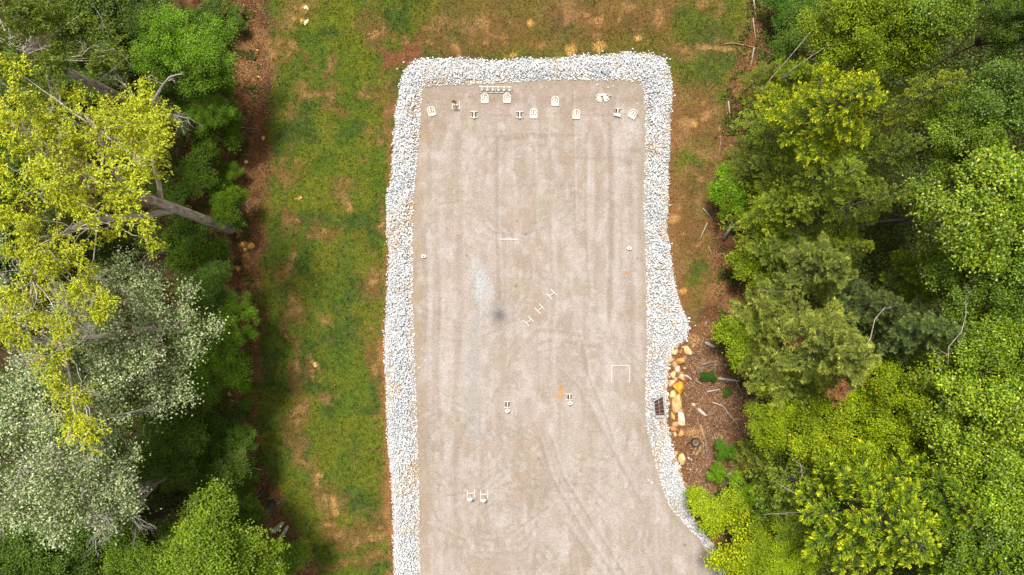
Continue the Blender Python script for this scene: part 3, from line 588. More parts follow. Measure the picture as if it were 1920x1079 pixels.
def broad(H, R, seed, leafL=.12, n_cl=62, per=430, cols=None, cw=None, rz=None, style='leaf', clr=.25, bare=0, name='broad', stems=1, barkm='bark', asp=1.7, lm='leaf', holes=.0, tall=None):
    """broadleaved tree: trunk, limbs to every clump, leaf clumps on an uneven ellipsoid"""
    r = np.random.RandomState(seed); rz = rz or R * .8; zc = H - rz; mb = MB(); tr = max(.04, H * .016)
    top = np.array([r.normal(0, .15), r.normal(0, .15), H - rz * .35])
    tp = curve_pts((0, 0, -.1), top, (r.normal(0, .2), r.normal(0, .2), 0), r, 7); rad = [tr * (1 - .72 * i / 6) for i in range(7)]; rad[0] *= 1.3
    mb.tube(tp, rad, 8, True, .08, r)
    cen = []; ga = 2.39996; nl = max(6, int(round(n_cl / 6.5))); lobes = []
    for i in range(nl):
        u = 1 - (i + .5) / nl * 1.12; a = i * ga + r.normal(0, .35); q = math.sqrt(max(0, 1 - u * u)); m = r.uniform(.58, .80)
        lobes.append((R * q * math.cos(a) * m, R * q * math.sin(a) * m, zc + rz * (u * .75 + r.uniform(-.28, .22)), R * r.choice([.24, .31, .40]) * r.uniform(.9, 1.1)))
    for (lx, ly, lz, lr) in lobes:
        nc = max(3, int(n_cl / nl * (lr / (R * .31)) ** 1.7)); a1 = r.uniform(0, 6.28)
        for j in range(nc):
            if r.rand() < holes: continue
            u = 1 - (j + .5) / nc * .9; q = math.sqrt(max(0, 1 - u * u)); a = a1 + j * ga; m = r.uniform(.75, 1.15)
            cen.append((lx + lr * q * math.cos(a) * m, ly + lr * q * math.sin(a) * m, lz + lr * .8 * u))
    for i in range(5): a = i * 2.4; cen.append((R * .22 * math.cos(a), R * .22 * math.sin(a), H - rz * .45))
    cen = np.array(cen); parts = []
    for j, c in enumerate(cen):
        hz = min(H - rz * .4, max(H * .25, c[2] - (.5 + .55 * math.hypot(c[0], c[1])))); t = hz / top[2]; a0 = np.array(tp[min(6, int(t * 6))])
        a0 = np.array([a0[0], a0[1], a0[2]])
        pts = curve_pts(a0, c, (0, 0, -.12 * R + r.normal(0, .1)), r, 4); rr = tr * .17
        mb.tube(pts, [rr, rr * .7, rr * .45, rr * .2], 5, False)
        if bare and r.rand() < bare: twigs(mb, np.array(pts[2]), (c - a0) / np.linalg.norm(c - a0) + np.array([0, 0, .2]), R * .22, rr * .4, r, 2)
        cr = R * clr * .74 * r.uniform(.7, 1.3); m = int(per * 1.15 * (cr / (R * clr * .86)) ** 2)
        u = (r.normal(0, .5, (m, 3)) if style == 'leaf' else rdir(r, m) * (r.rand(m, 1) ** .42)) * np.array([cr, cr, cr * .5]); pos = c + u
        out = np.stack([pos[:, 0], pos[:, 1], np.zeros(m)], 1); out /= (np.linalg.norm(out, axis=1)[:, None] + .3)
        if style == 'leaf':
            dr = out * .5 + rdir(r, m, -.6, .25); up = rdir(r, m, .25, 1) + out * .25 + np.array([0, 0, .6]); L = leafL * r.uniform(.7, 1.25, m); W = L / asp
        else:                                                      # drooping sprays
            nt = max(3, m // 16); tip = c + rdir(r, nt) * (r.rand(nt, 1) ** .5) * np.array([cr, cr, cr * .5]); kk = r.randint(0, nt, m); sd = rdir(r, nt, -.9, .1) + np.array([out[:, 0].mean(), out[:, 1].mean(), 0]) * .8
            sd /= np.linalg.norm(sd, axis=1)[:, None]; pos = tip[kk] + sd[kk] * r.uniform(0, .42, (m, 1)) + r.normal(0, .035, (m, 3))
            dr = sd[kk] + rdir(r, m, -.5, .3) * .8; up = rdir(r, m, .3, 1) + np.array([0, 0, .5]); L = leafL * r.uniform(.7, 1.3, m); W = L / asp
        C = pal(r, m, cols, cw) * r.uniform(.74, 1.26)
        V, F = leaves(pos, dr, up, L, W); parts.append((V, F, C))
    return [('trunk', mb.mesh('trunk', True), barkm), ('crown', leafmesh('crown', parts, M[lm]), lm)]

def conifer(H, R, seed, style='spray', nbr=95, per=330, cols=None, cw=None, tipc=None, z0=.22, up_=.12, droop=.25, leafL=.12, dead=0, barkm='bark', expo=1.0):
    """needle tree: trunk with spiralling boughs, each bough a flat feathery fan"""
    r = np.random.RandomState(seed); mb = MB(); tr = max(.04, H * .013)
    mb.tube([(0, 0, -.1), (.03, .02, H * .5), (0, 0, H * .97)], [tr * 1.2, tr * .7, .015], 8); parts = []
    tipc = np.array(tipc)
    for i in range(nbr):
        t = (i + .5) / nbr; z = H * (z0 + (1 - z0) * t ** .85); l = R * min(1, 1.15 * (1 - t) ** expo + .12) * r.uniform(.55, 1.18); a = i * 2.39996 + r.normal(0, .3)
        ca, sa = math.cos(a), math.sin(a); b0 = np.array([0, 0, z])
        def bough(s, u):
            return b0 + np.stack([ca * s * l - sa * u, sa * s * l + ca * u, l * (up_ * s * 2 - droop * s * s) - .12 * np.abs(u)], -1)
        ss = np.linspace(0, .96, 4); mb.tube([bough(q, 0 * q) for q in ss], [tr * .2, tr * .13, tr * .08, .005], 4, False)
        if dead and r.rand() < dead and t < .6:
            twigs(mb, bough(np.array(.4), np.array(0.)), np.array([ca, sa, .15]), l * .6, .014, r, 2); continue
        m = int(per * (l / R) + 25); hw = .30
        nt = max(6, int(l * 15)); st = np.sort(r.uniform(.22, 1, nt)); sg = np.where(np.arange(nt) % 2 == 0, 1, -1)
        tl = (hw * l * (1.08 - st) * 1.3 + .10) * r.uniform(.7, 1.2, nt); k = r.randint(0, nt, m); v = r.rand(m) ** .75
        s = st[k] + v * tl[k] * .65 / l; u = sg[k] * v * tl[k] * .78; pos = bough(s, u) + r.normal(0, .03, (m, 3))
        fw = np.stack([ca * .65 - sa * sg[k] * .78, sa * .65 + ca * sg[k] * .78, np.full(m, -.05)], 1)
        tipf = sst(.55, 1.0, v) * .7 + .3 * sst(.6, 1, st[k])
        if style == 'needle':
            q = 11; pos = pos + r.normal(0, .02, (m, 3)); pos = np.repeat(pos, q, 0); fw = np.repeat(fw, q, 0); tipf = np.repeat(tipf, q); mm = m * q
            dr = fw * .75 + rdir(r, mm, -.25, 1); V, F = leaves(pos, dr, rdir(r, mm), leafL * r.uniform(.7, 1.2, mm), np.full(mm, .024), .03); C = pal(r, mm, cols, cw)
        else:
            mm = m; dr = fw + rdir(r, m, -.5, .6) * .42; V, F = leaves(pos, dr, rdir(r, m, .2, 1), leafL * r.uniform(.6, 1.3, m), leafL * r.uniform(.26, .42, m), .08); C = pal(r, m, cols, cw)
        kt = r.uniform(0, 1.5, nt)[k]; kt = np.repeat(kt, mm // m) if mm != m else kt
        C = lerp(C, tipc, np.clip(tipf ** 1.3 * kt * r.uniform(.75, 1.15, mm), 0, 1)); parts.append((V, F, C))
    return [('trunk', mb.mesh('trunk', True), barkm), ('crown', leafmesh('crown', parts, M['needle']), 'needle')]

GRN = [(.14,.235,.010),(.18,.28,.012),(.09,.16,.010),(.26,.33,.015),(.05,.10,.008)]
YGR = [(.25,.34,.008),(.18,.28,.009),(.34,.41,.010),(.09,.15,.008),(.44,.45,.015)]
ARCH = {}
ARCH['maple'] = [broad(10, 3, 1, .125, 70, 470, GRN, [4, 4, 2, 2, 1]), broad(10, 3, 2, .125, 66, 470, GRN, [4, 4, 3, 2, 1], holes=.08)]
ARCH['waxy'] = [broad(12, 3, 3, .135, 66, 430, GRN + [(.46,.54,.12)], [4, 4, 3, 3, 1.5, .5], lm='glossleaf'), broad(12, 3, 4, .135, 66, 430, GRN + [(.46,.54,.12)], [4, 4, 3, 3, 1.5, .4], lm='glossleaf', holes=.06)]
ARCH['fineleaf'] = [broad(7, 3, 5, .095, 80, 620, YGR, [4, 4, 2, 2, .6], rz=2.2, clr=.21, bare=.1), broad(7, 3, 6, .095, 80, 620, YGR, [4, 4, 2, 2, .6], rz=2.2, clr=.21, holes=.06)]
ARCH['shrub'] = [broad(2.4, 1.5, 7, .085, 40, 260, YGR, [4, 4, 2, 2, .5], rz=1.0, clr=.27), broad(2.4, 1.5, 8, .09, 40, 230, YGR, [4, 4, 2, 3, .5], rz=1.0, clr=.27, holes=.15)]
OLV = [(.145,.195,.028),(.19,.24,.034),(.075,.11,.018),(.25,.29,.05)]
ARCH['feathery'] = [conifer(11, 3, 9, 'spray', 62, 640, OLV, [4, 3, 3, 1], (.40,.42,.06), dead=.06, leafL=.11), conifer(11, 3, 10, 'spray', 60, 640, OLV, [4, 3, 3, 1], (.40,.42,.06), dead=.14, leafL=.11, droop=.4)]
ARCH['tipped'] = [conifer(14, 3, 11, 'spray', 70, 640, [(.15,.23,.012),(.20,.29,.014),(.08,.14,.010)], [4, 3, 3], (.80,.76,.02), leafL=.13, up_=.35, droop=.3, z0=.45), conifer(14, 3, 12, 'spray', 70, 640, [(.15,.23,.012),(.20,.29,.014),(.08,.14,.010)], [4, 3, 3], (.68,.68,.02), leafL=.13, up_=.3, droop=.35, z0=.45)]
ARCH['pine'] = [conifer(12, 3, 13, 'needle', 56, 95, [(.155,.185,.045),(.215,.235,.062),(.09,.12,.038)], [4, 3, 3], (.44,.46,.11), leafL=.17, droop=.2, z0=.35), conifer(12, 3, 14, 'needle', 56, 95, [(.155,.185,.045),(.215,.235,.062),(.09,.12,.038)], [4, 3, 3], (.44,.45,.11), leafL=.17, droop=.3, z0=.35, dead=.06)]
DIM = {'maple': (10, 3), 'waxy': (12, 3), 'fineleaf': (7, 3), 'shrub': (2.4, 1.5), 'feathery': (11, 3), 'tipped': (14, 3), 'pine': (12, 3)}
def put_tree(kind, var, px, py, z, R, tint, label, name, cat, group, H=None):
    p = P(px, py, z); H0, R0 = DIM[kind]; H = H or z + R * .35; b = float(gz(p[0], p[1]))
    hs = (H - b) / H0; s = R / R0
    e = empty(name, (p[0], p[1], b), (px * 13.7 + py * 7.1) % 6.28, label, cat, group); e.scale = (s, s, hs)
    for nm, me, mm in ARCH[kind][var]:
        o = link(nm, me, e, M[mm]); o.color = (*((tint[0] * 1.16, tint[1] * 1.16, tint[2] * 1.05) if nm == 'crown' else (1, 1, 1)), 1)
    return e
K = {'maple': ('broadleaf_tree', 'tree', 'broadleaved trees of the woods'), 'waxy': ('broadleaf_tree', 'tree', 'broadleaved trees of the woods'), 'fineleaf': ('broadleaf_tree', 'tree', 'broadleaved trees of the woods'),
     'shrub': ('shrub', 'shrub', 'shrubs along the edge of the woods'), 'feathery': ('conifer_tree', 'conifer', 'conifers of the woods'), 'tipped': ('conifer_tree', 'conifer', 'conifers of the woods'), 'pine': ('pine_tree', 'pine tree', 'pines of the woods')}
T1 = (1, 1, 1)
TREES = [
 # ---- left woods
 ('fineleaf',0,338,85,7,2.6,(.62,.85,1.3),'fine leaved green tree by the upper left litter strip'),
 ('fineleaf',1,385,185,5,1.6,(.55,.78,1.2),'grey green tree just under the fine leaved one by the upper left litter'),
 ('maple',0,150,15,6,2.7,(.62,.62,.8),'dark green tree at the top edge left of the fine leaved one'),
 ('maple',1,265,25,5,1.9,(.42,.48,.7),'darkest tree of the top edge, in the gap left of the fine leaved one'),
 ('maple',1,55,180,6,2.2,(.75,.7,.8),'mid green tree below the grey trunk in the upper left corner'),
 ('maple',0,160,165,4,1.9,(.5,.52,.7),'dark low tree between the upper left trunk and the yellow crown'),
 ('pine',0,235,125,5,1.7,(.55,.65,.7),'small dim pine above the long grey trunk at upper left'),
 ('maple',1,310,215,4,1.7,(.45,.5,.7),'dark tree right of the yellow crown top, under the bleached bare branch'),
 ('shrub',0,440,35,1.2,.8,(.42,.55,1),'dark shrub at the top edge of the left leaf litter'),
 ('shrub',1,440,238,1.5,.7,(.62,.75,1),'airy shrub in the litter right of the yellow crown'),
 ('shrub',1,392,255,3,1.4,(.5,.62,1),'wide dim shrub right of the yellow crown top'),
 ('shrub',0,378,320,3,1.5,(.42,.55,1),'dark shrub right of the lone brown limb'),
 ('shrub',1,432,325,1.5,.8,(.62,.8,1),'small bright tipped shrub reaching into the litter above the trunk foot'),
 ('shrub',0,428,388,3,1.25,(.62,.78,1.1),'round green shrub just above the foot of the big grey trunk'),
 ('shrub',1,350,455,3,1.6,(.42,.55,1),'dim shrub under the big grey trunk'),
 ('shrub',0,382,480,3,1.4,(.45,.58,1),'dark green shrub below the foot of the big grey trunk'),
 ('shrub',0,322,372,2,1.5,(.4,.52,.9),'dark shrub in the crook below the brown limb of the yellow tree'),
 ('shrub',1,1405,925,2.4,1.2,(.8,1.0,.9),'dim lime shrub left of the twiggy lower right conifer'),
 ('maple',1,312,862,8,1.7,(.5,.56,.8),'dark green tree filling the notch right of the largest silvery crown'),
 ('maple',0,385,545,5,1.7,(.62,.72,1.5),'bluish green tree at the right tip of the silvery crown'),
 ('fineleaf',1,425,600,5,1.7,(.66,.86,1),'bright green tree bulging over the left litter at mid height'),
 ('fineleaf',0,375,680,6,2.3,(.58,.80,.9),'yellow green tree right of the silvery crown'),
 ('shrub',1,461,722,1,.55,(1,1.2,1),'little lime green shrub alone in the left litter'),
 ('shrub',0,462,757,1,.5,(.6,.8,1),'little green shrub under the lime one in the left litter'),
 ('shrub',1,395,800,3,1.7,(.42,.52,1),'dull olive shrub below the yellow green tree on the left'),
 ('fineleaf',0,420,850,4,1.9,(.42,.56,.9),'olive green tree by the lower left litter'),
 ('pine',1,330,893,6,1.2,(.66,.62,.5),'small round olive pine low in the left woods'),
 ('maple',0,330,810,6,2.2,(.5,.55,.8),'dark green tree below the silvery crown edge'),
 ('maple',1,260,870,4,2.2,(.38,.45,.7),'very dark tree between the silvery crown and the olive pine'),
 ('maple',1,400,905,5,1.9,(.62,.62,.8),'mid green tree right of the small olive pine'),
 ('shrub',1,458,915,1.5,.9,(.5,.65,1),'dim shrub touching the lower left litter'),
 ('maple',0,440,965,5,1.5,(.62,.66,.8),'green tree above the big bright one at the bottom left'),
 ('maple',1,150,975,5,2.6,(.40,.48,.7),'very dark tree below the silvery crown'),
 ('maple',0,395,1045,9,3.1,(1.0,.98,.9),'big bright green tree at the bottom left edge'),
 ('maple',1,522,1052,3.6,1.7,(1.0,1.0,.9),'bright green tree at the bottom edge over the two grey stems'),
 ('maple',1,255,1060,9,2.4,(.85,.88,.9),'bright green tree left of the big one at the bottom left edge'),
 ('maple',0,90,1050,7,2.6,(.5,.58,.9),'dark tree at the bottom edge near the left corner'),
 ('maple',1,-10,1060,8,2.0,(.6,.68,1.2),'bluish tree in the bottom left corner'),
 ('shrub',0,390,30,2,1.3,(.35,.45,1),'black green shrub right of the fine leaved tree at the top edge'),
 ('maple',0,15,330,8,2.4,(.6,.62,.8),'dim tree showing through the yellow crown at the left edge'),
 # ---- right woods
 ('tipped',0,1615,175,14,2.5,(1.0,1.0,1.0),'bright yellow tipped conifer near the top of the right woods'),
 ('feathery',0,1500,225,8,2.5,(1.15,1.25,.9),'feathery olive conifer left of the bright yellow tipped one'),
 ('tipped',1,1512,135,8,1.5,(.8,.85,.9),'slim yellow green conifer left of the bright yellow tipped one'),
 ('feathery',1,1452,125,6,1.3,(1.1,1.1,.9),'small pale feathery conifer at the litter edge, uppermost on the right'),
 ('feathery',0,1420,305,5,1.7,(.95,.95,1.0),'grey olive feathery conifer at the upper right litter edge'),
 ('maple',0,1600,35,9,2.3,(1.4,1.2,.8),'yellow green tree at the top edge above the bright yellow tipped conifer'),
 ('maple',1,1510,55,5,1.9,(.6,.68,.8),'dim green tree in the top right beside the leaf litter'),
 ('shrub',0,1462,12,2,1.1,(.4,.6,1.6),'bluish green shrub at the top edge right of the long stick'),
 ('maple',1,1690,55,11,2.1,(1.35,1.2,.8),'lime green tree, second from the left along the top right edge'),
 ('waxy',0,1765,10,12,2.0,(.95,.95,.9),'waxy green tree at the top edge, left of the black gap'),
 ('waxy',1,1930,30,11,1.3,(.55,.6,.9),'dark waxy tree in the top right corner'),
 ('waxy',0,1903,180,13,1.9,(.72,.8,1.5),'bluish waxy tree with white glints on the right edge near the top'),
 ('feathery',1,1795,150,13,2.3,(1.3,1.25,.8),'olive gold feathery conifer right of the bright yellow tipped one'),
 ('feathery',0,1720,270,11,2.0,(.9,1.0,.8),'dim feathery conifer below the olive gold one'),
 ('waxy',1,1835,250,12,1.9,(.95,.95,.8),'green waxy tree between the olive gold conifer and the right edge'),
 ('feathery',1,1590,320,11,3.0,(1.15,1.25,.85),'broad feathery conifer under the bright yellow tipped one'),
 ('feathery',0,1500,385,8,2.4,(1.3,1.3,.7),'yellow olive conifer with a crooked grey trunk foot in the litter'),
 ('feathery',1,1688,362,13,2.1,(1.0,1.05,.8),'feathery conifer above the large black gap of the right woods'),
 ('shrub',0,1372,348,2.5,1.35,(.8,1.05,1),'bright green shrub leaning into the upper right grass'),
 ('shrub',1,1385,385,2.5,1.1,(.85,1.0,1),'lime shrub right under the bright green one by the grass'),
 ('waxy',0,1868,385,14,3.0,(1.25,1.18,.9),'large bright waxy tree on the right edge above the middle'),
 ('shrub',1,1412,490,2.8,1.55,(1.1,1.08,.9),'lime shrub beside the bare reddish patch of the right bank'),
 ('fineleaf',0,1490,455,5,1.7,(.8,.95,.9),'fine leaved green tree right of the crooked grey trunk foot'),
 ('pine',0,1570,500,10,2.5,(1.2,1.25,1.05),'soft grey green pine in the middle of the right woods'),
 ('feathery',0,1625,462,10,1.6,(1.15,1.15,.6),'gold olive conifer on the left rim of the large black gap'),
 ('tipped',1,1825,520,12,1.9,(.62,.72,.9),'dark conifer with gold bough tips right of the large black gap'),
 ('waxy',1,1890,520,13,2.2,(.85,.9,.9),'waxy tree on the right edge under the large bright one'),
 ('pine',1,1470,575,6,1.8,(1.2,1.25,.9),'pine overhanging the litter above the wide lime shrub'),
 ('pine',0,1600,665,13,3.3,(1.4,1.42,1.1),'largest pine, with a rust red dead bough on its lower side'),
 ('pine',1,1500,655,8,2.1,(1.3,1.3,.9),'pine between the wide lime shrub and the largest pine'),
 ('pine',1,1680,578,10,1.9,(.8,.9,1.1),'dim pine above the largest one, under the large black gap'),
 ('pine',0,1770,625,12,2.4,(.95,1.15,1.35),'bluish pine with a forked bare stem right of the largest one'),
 ('shrub',0,1398,640,3.5,1.8,(1.15,1.15,.9),'wide lime shrub behind the short pale log of the right bank'),
 ('shrub',1,1450,675,3.5,1.7,(.8,1.0,.9),'lime shrub at the lower right of the wide one'),
 ('waxy',0,1895,660,13,2.3,(1.2,1.15,.8),'waxy green tree on the right edge, right of the bluish pine'),
 ('waxy',1,1868,790,13,2.8,(1.35,1.25,.8),'bright waxy tree on the lower right edge'),
 ('waxy',0,1915,920,13,2.5,(1.3,1.25,.9),'waxy tree with pale glints near the bottom right corner'),
 ('fineleaf',0,1480,770,6,2.4,(1.2,1.15,.8),'yellow green tree above the chips covered bank'),
 ('fineleaf',1,1610,830,9,3.0,(1.3,1.2,.8),'wide yellow green tree under the largest pine'),
 ('fineleaf',0,1735,770,10,2.7,(1.25,1.2,.8),'yellow green tree between the largest pine and the right edge trees'),
 ('fineleaf',1,1730,880,9,2.2,(1.6,1.35,.7),'golden tree above the wide yellow tipped conifers at the bottom'),
 ('tipped',0,1700,1010,14,3.3,(.84,.92,1.1),'widest yellow tipped conifer at the bottom right'),
 ('tipped',1,1815,955,13,2.5,(.75,.86,1.2),'dull yellow tipped conifer right of the widest one'),
 ('feathery',0,1600,1030,11,2.6,(.9,1.05,.9),'dark feathery conifer at the bottom edge left of the widest yellow tipped one'),
 ('tipped',1,1860,1065,12,2.2,(.8,.95,.9),'green conifer in the bottom right corner'),
 ('feathery',1,1520,920,8,2.7,(1.1,1.2,.85),'olive conifer full of bare white twigs at the lower right'),
 ('feathery',0,1610,915,10,2.0,(.75,.82,.9),'dark olive conifer right of the one full of bare twigs'),
 ('feathery',1,1442,880,5,1.3,(1.1,1.05,.8),'small pale feathery conifer beside the chips covered bank'),
 ('shrub',0,1346,952,2.2,1.8,(1.4,1.3,.8),'yellow green shrub spilling onto the stone border'),
 ('shrub',1,1402,1048,4.4,2.25,(1.75,1.5,.7),'golden yellow shrub at the bottom by the range surface'),
 ('fineleaf',0,1480,1045,6,2.3,(1.15,1.15,.8),'lime green tree at the bottom edge right of the golden shrub'),
 ('shrub',1,1430,975,3,1.5,(.62,.85,.9),'green shrub between the golden shrub and the twiggy conifer'),
 ('shrub',0,1332,707,.5,.42,(.22,.42,.8),'dark green tuft between the square stump block and the long white log'),
 ('shrub',1,1318,706,.4,.28,(.22,.42,.8),'smallest dark green tuft right below the square stump block'),
 ('shrub',1,1362,737,.5,.32,(.3,.5,.8),'dim green tuft in the chips below the long white log'),
 ('shrub',0,1362,845,1.4,.75,(.42,.72,1),'small fresh green shrub growing among the wood chips'),
 ('shrub',1,1347,885,1.2,.65,(.8,1.1,.9),'small lime shrub right under the fresh green one in the chips'),
 ('waxy',1,1905,1050,12,2.4,(.9,.95,.9),'waxy tree filling the bottom right corner of the picture'),
 ('maple',0,-20,480,6,2.6,(.55,.6,.8),'dim tree at the left edge between the yellow and silvery crowns'),
]
TOBJ = []
for (k, v, px, py, z, R_, t, lab) in TREES:
    nm, ct, gr = K[k]; TOBJ.append((px, py, put_tree(k, v, px, py, z, R_, t, lab, nm, ct, gr)))
def tree_at(px, py): return min(TOBJ, key=lambda q: math.hypot(q[0] - px, q[1] - py))[2]

# ---- the special trees of the left woods
def finish(e, parts, tint=T1):
    for nm, me, mm in parts:
        o = link(nm, me, e, M[mm]); o.color = (*tint, 1)
YEL = [(.66,.68,.03),(.50,.57,.025),(.80,.78,.06),(.27,.36,.018),(.14,.21,.016)]
def special(name, base, H, stems, clumps, cols, cw, leafL, per, cr, style, seed, label, barkm='greybark', lm='leaf', asp=2.4, nt_bare=18, flat=.55):
    """tree with hand placed stems and clumps; stems are lists of (x,y,z,r), clumps (x,y,z)"""
    r = np.random.RandomState(seed); e = empty(name, base, 0, label, 'tree'); mb = MB()
    for s in stems: mb.tube([q[:3] for q in s], [q[3] for q in s], 9, True, .09, r)
    tw = MB(); tops = np.array([np.array(a_[:3]) * (1 - t_) + np.array(b_[:3]) * t_ for s in stems for a_, b_ in zip(s[:-1], s[1:]) if b_[2] > H * .45 for t_ in (.25, .5, .75, 1.0)]); parts = []
    for c in clumps:
        c = np.array(c); low = tops[tops[:, 2] < c[2] - .7]; low = low if len(low) else tops; dd = np.linalg.norm(low - c, axis=1) + r.uniform(0, .9, len(low)); a0 = low[np.argmin(dd)]
        pts = curve_pts(a0, c, (r.normal(0, .3), r.normal(0, .3), -.5), r, 6)[:5] + [c]; rr = .018 + .007 * dd.min(); mb.tube(pts, [rr, rr * .85, rr * .7, rr * .5, rr * .35, rr * .2], 5, False)
        k = cr * r.uniform(.65, 1.25); m = int(per * (k / cr) ** 2)
        o2 = c[:2] / (np.linalg.norm(c[:2]) + .5)
        if style == 'spray':
            nt = max(4, m // 15); tip = c + rdir(r, nt) * (r.rand(nt, 1) ** .5) * np.array([k, k, k * flat]); kk = r.randint(0, nt, m); sd = rdir(r, nt, -.8, .1) + np.array([o2[0], o2[1] - .35, -.1]) * .9; sd /= np.linalg.norm(sd, axis=1)[:, None]
            pos = tip[kk] + sd[kk] * r.uniform(0, .5, (m, 1)) + r.normal(0, .04, (m, 3)); dr = sd[kk] + rdir(r, m, -.5, .3) * .75
        else:
            pos = c + r.normal(0, .52, (m, 3)) * np.array([k, k, k * flat]); dr = rdir(r, m, -.6, .4)
        up = rdir(r, m, .2, 1) + np.array([0, 0, .5]); L = leafL * r.uniform(.65, 1.3, m)
        V, F = leaves(pos, dr, up, L, L / asp); parts.append((V, F, pal(r, m, cols, cw) * r.uniform(.85, 1.15)))
    for j in range(nt_bare):
        tw = MB(); c = np.array(clumps[r.randint(len(clumps))]); a0 = tops[np.argmin(np.linalg.norm(tops - c, axis=1))]; q = a0 + (c - a0) * r.uniform(.5, .9); dd = c - a0; dd = dd / (np.linalg.norm(dd) + .01) + r.normal(0, .4, 3) + np.array([0, 0, .35])
        twigs(tw, q, dd / np.linalg.norm(dd), r.uniform(.7, 1.3), .022, r, 3); tw.build('dead_twig', M['deadwood'], e, True)
    finish(e, [('trunk', mb.mesh('trunk', True), barkm), ('crown', leafmesh('crown', parts, M[lm]), lm)]); return e, mb, tw
def loc(px, py, z, base): p = P(px, py, z); return (p[0] - base[0], p[1] - base[1], z - base[2])
b0 = G(432, 430)
def S(pts, b): return [loc(px, py, z, b) + (rr,) for px, py, z, rr in pts]
stems = [[(0, 0, -.2, .36), *S([(405,420,2.2,.30),(372,408,4.5,.27),(330,392,6.6,.25),(285,375,8.8,.22),(245,362,11.2,.19),(215,320,12.2,.14),(190,260,13.2,.10),(160,215,14.2,.07)], b0)],
         S([(330,394,6.5,.18),(285,402,8.4,.16),(230,410,10.6,.14),(165,411,12.6,.11),(100,450,13.8,.08),(60,520,14.6,.06)], b0),
         S([(303,385,7.8,.12),(298,345,8.8,.11),(288,310,9.8,.09),(283,280,10.6,.07)], b0),
         S([(245,362,11.1,.15),(180,340,12.5,.12),(110,300,14,.09),(40,260,15,.06)], b0)]
r = np.random.RandomState(77); cl = []
YPX = [(20,175),(55,210),(10,215),(90,235),(140,250),(180,215),(170,260),(210,235),(235,205),(265,205),(295,215),(290,240),(245,260),(215,290),(265,290),(290,290),(60,270),(20,270),(110,290),(150,310),(60,310),(190,330),(235,330),(120,345),(30,350),(80,370),(160,370),(220,385),(150,395),(245,350),(200,360),(10,400),(60,420),(110,430),(30,460),(75,470),(130,470),(95,500),(40,510),(150,500),(210,410),(262,420),(285,455),(20,550),(130,545),(60,580),(10,600),(150,525),(180,560),(120,600),(35,630),(270,320),(40,225),(130,215),(80,330),(190,290),(100,255),(0,320),(255,228),(275,262)]
for (px, py) in YPX:
    z = 13.9 + 1.9 * r.rand() + (.9 if px < 150 else 0); cl.append(loc(px + r.normal(0, 5), py + r.normal(0, 5), z, b0))
    if py < 520 and r.rand() < .85 and not (px > 170 and py > 300): cl.append(loc(px + r.normal(0, 22), py + r.normal(0, 22), z - 1.6 - r.rand(), b0))
BIGYEL = special('yellow_tree', b0, 16, stems, cl, YEL, [4, 4, 2, 2, 1], .115, 500, .54, 'spray', 5, 'big yellow leaved tree on a forked grey trunk leaning from the left litter', nt_bare=26)[0]
# bleached bare branches standing out of the yellow crown
def adopt(o, e, label=None):
    o.parent = e; m = Matrix.LocRotScale(e.location, e.rotation_euler, e.scale); o.matrix_parent_inverse = m.inverted()
    if label: o['label'] = label
    return o
def bare_branch(name, pts, rad, label, seed, matn='deadwood', fork=5, cat='branch', group=None, tl=.8, owner=None):
    r = np.random.RandomState(seed); mb = MB(); b = np.array(pts[0]); q = [np.array(p) - b for p in pts]
    mb.tube(q, list(np.linspace(rad, rad * .35, len(q))), 6, True, .1, r)
    for k in range(fork):
        i = r.randint(1, len(q)); d_ = q[i] - q[i - 1]; d_ = d_ / np.linalg.norm(d_) + r.normal(0, .5, 3); twigs(mb, q[i - 1] + (q[i] - q[i - 1]) * r.rand(), d_ / np.linalg.norm(d_), tl * r.uniform(.5, 1), rad * .4, r, 2)
    o = mb.build(name, M[matn], None, True); o.location = [float(v) for v in b]
    if owner is not None: return adopt(o, owner, label)
    tag(o, label, cat, group); return o
BR = 'bare bleached branches of the left woods'
YT = BIGYEL
bare_branch('bare_branch', [P(285,205,12), P(292,182,12.6), P(305,160,13.1), P(318,145,13.5), P(333,140,13.8)], .075, 'thick bleached bare branch curling up above the yellow crown', 1, group=BR, owner=(YT if 1 not in (5, 7) else None), fork=6, tl=.6)
bare_branch('bare_branch', [P(145,222,12), P(115,190,12.8), P(95,170,13.3), P(88,146,13.8)], .075, 'bleached bare branch poking from the yellow crown beside the upper left trunk', 2, group=BR, owner=(YT if 2 not in (5, 7) else None), fork=5, tl=.6)
bare_branch('bare_branch', [P(305,212,11), P(325,215,11.4), P(348,222,11.8)], .04, 'fine spray of bare twigs at the right side of the yellow crown', 3, group=BR, owner=(YT if 3 not in (5, 7) else None), fork=9, tl=.8)
bare_branch('bare_branch', [P(250,190,9.5), P(238,165,10), P(222,150,10.4)], .04, 'curled bare twigs beside the long grey trunk at upper left', 4, group=BR, owner=(YT if 4 not in (5, 7) else None), fork=9, tl=.7)
bare_branch('bare_branch', [P(62,212,13), P(40,170,13.5), P(22,122,14)], .045, 'thin bare branch at the left edge above the yellow crown', 6, group=BR, owner=(YT if 6 not in (5, 7) else None), fork=5, tl=.7)
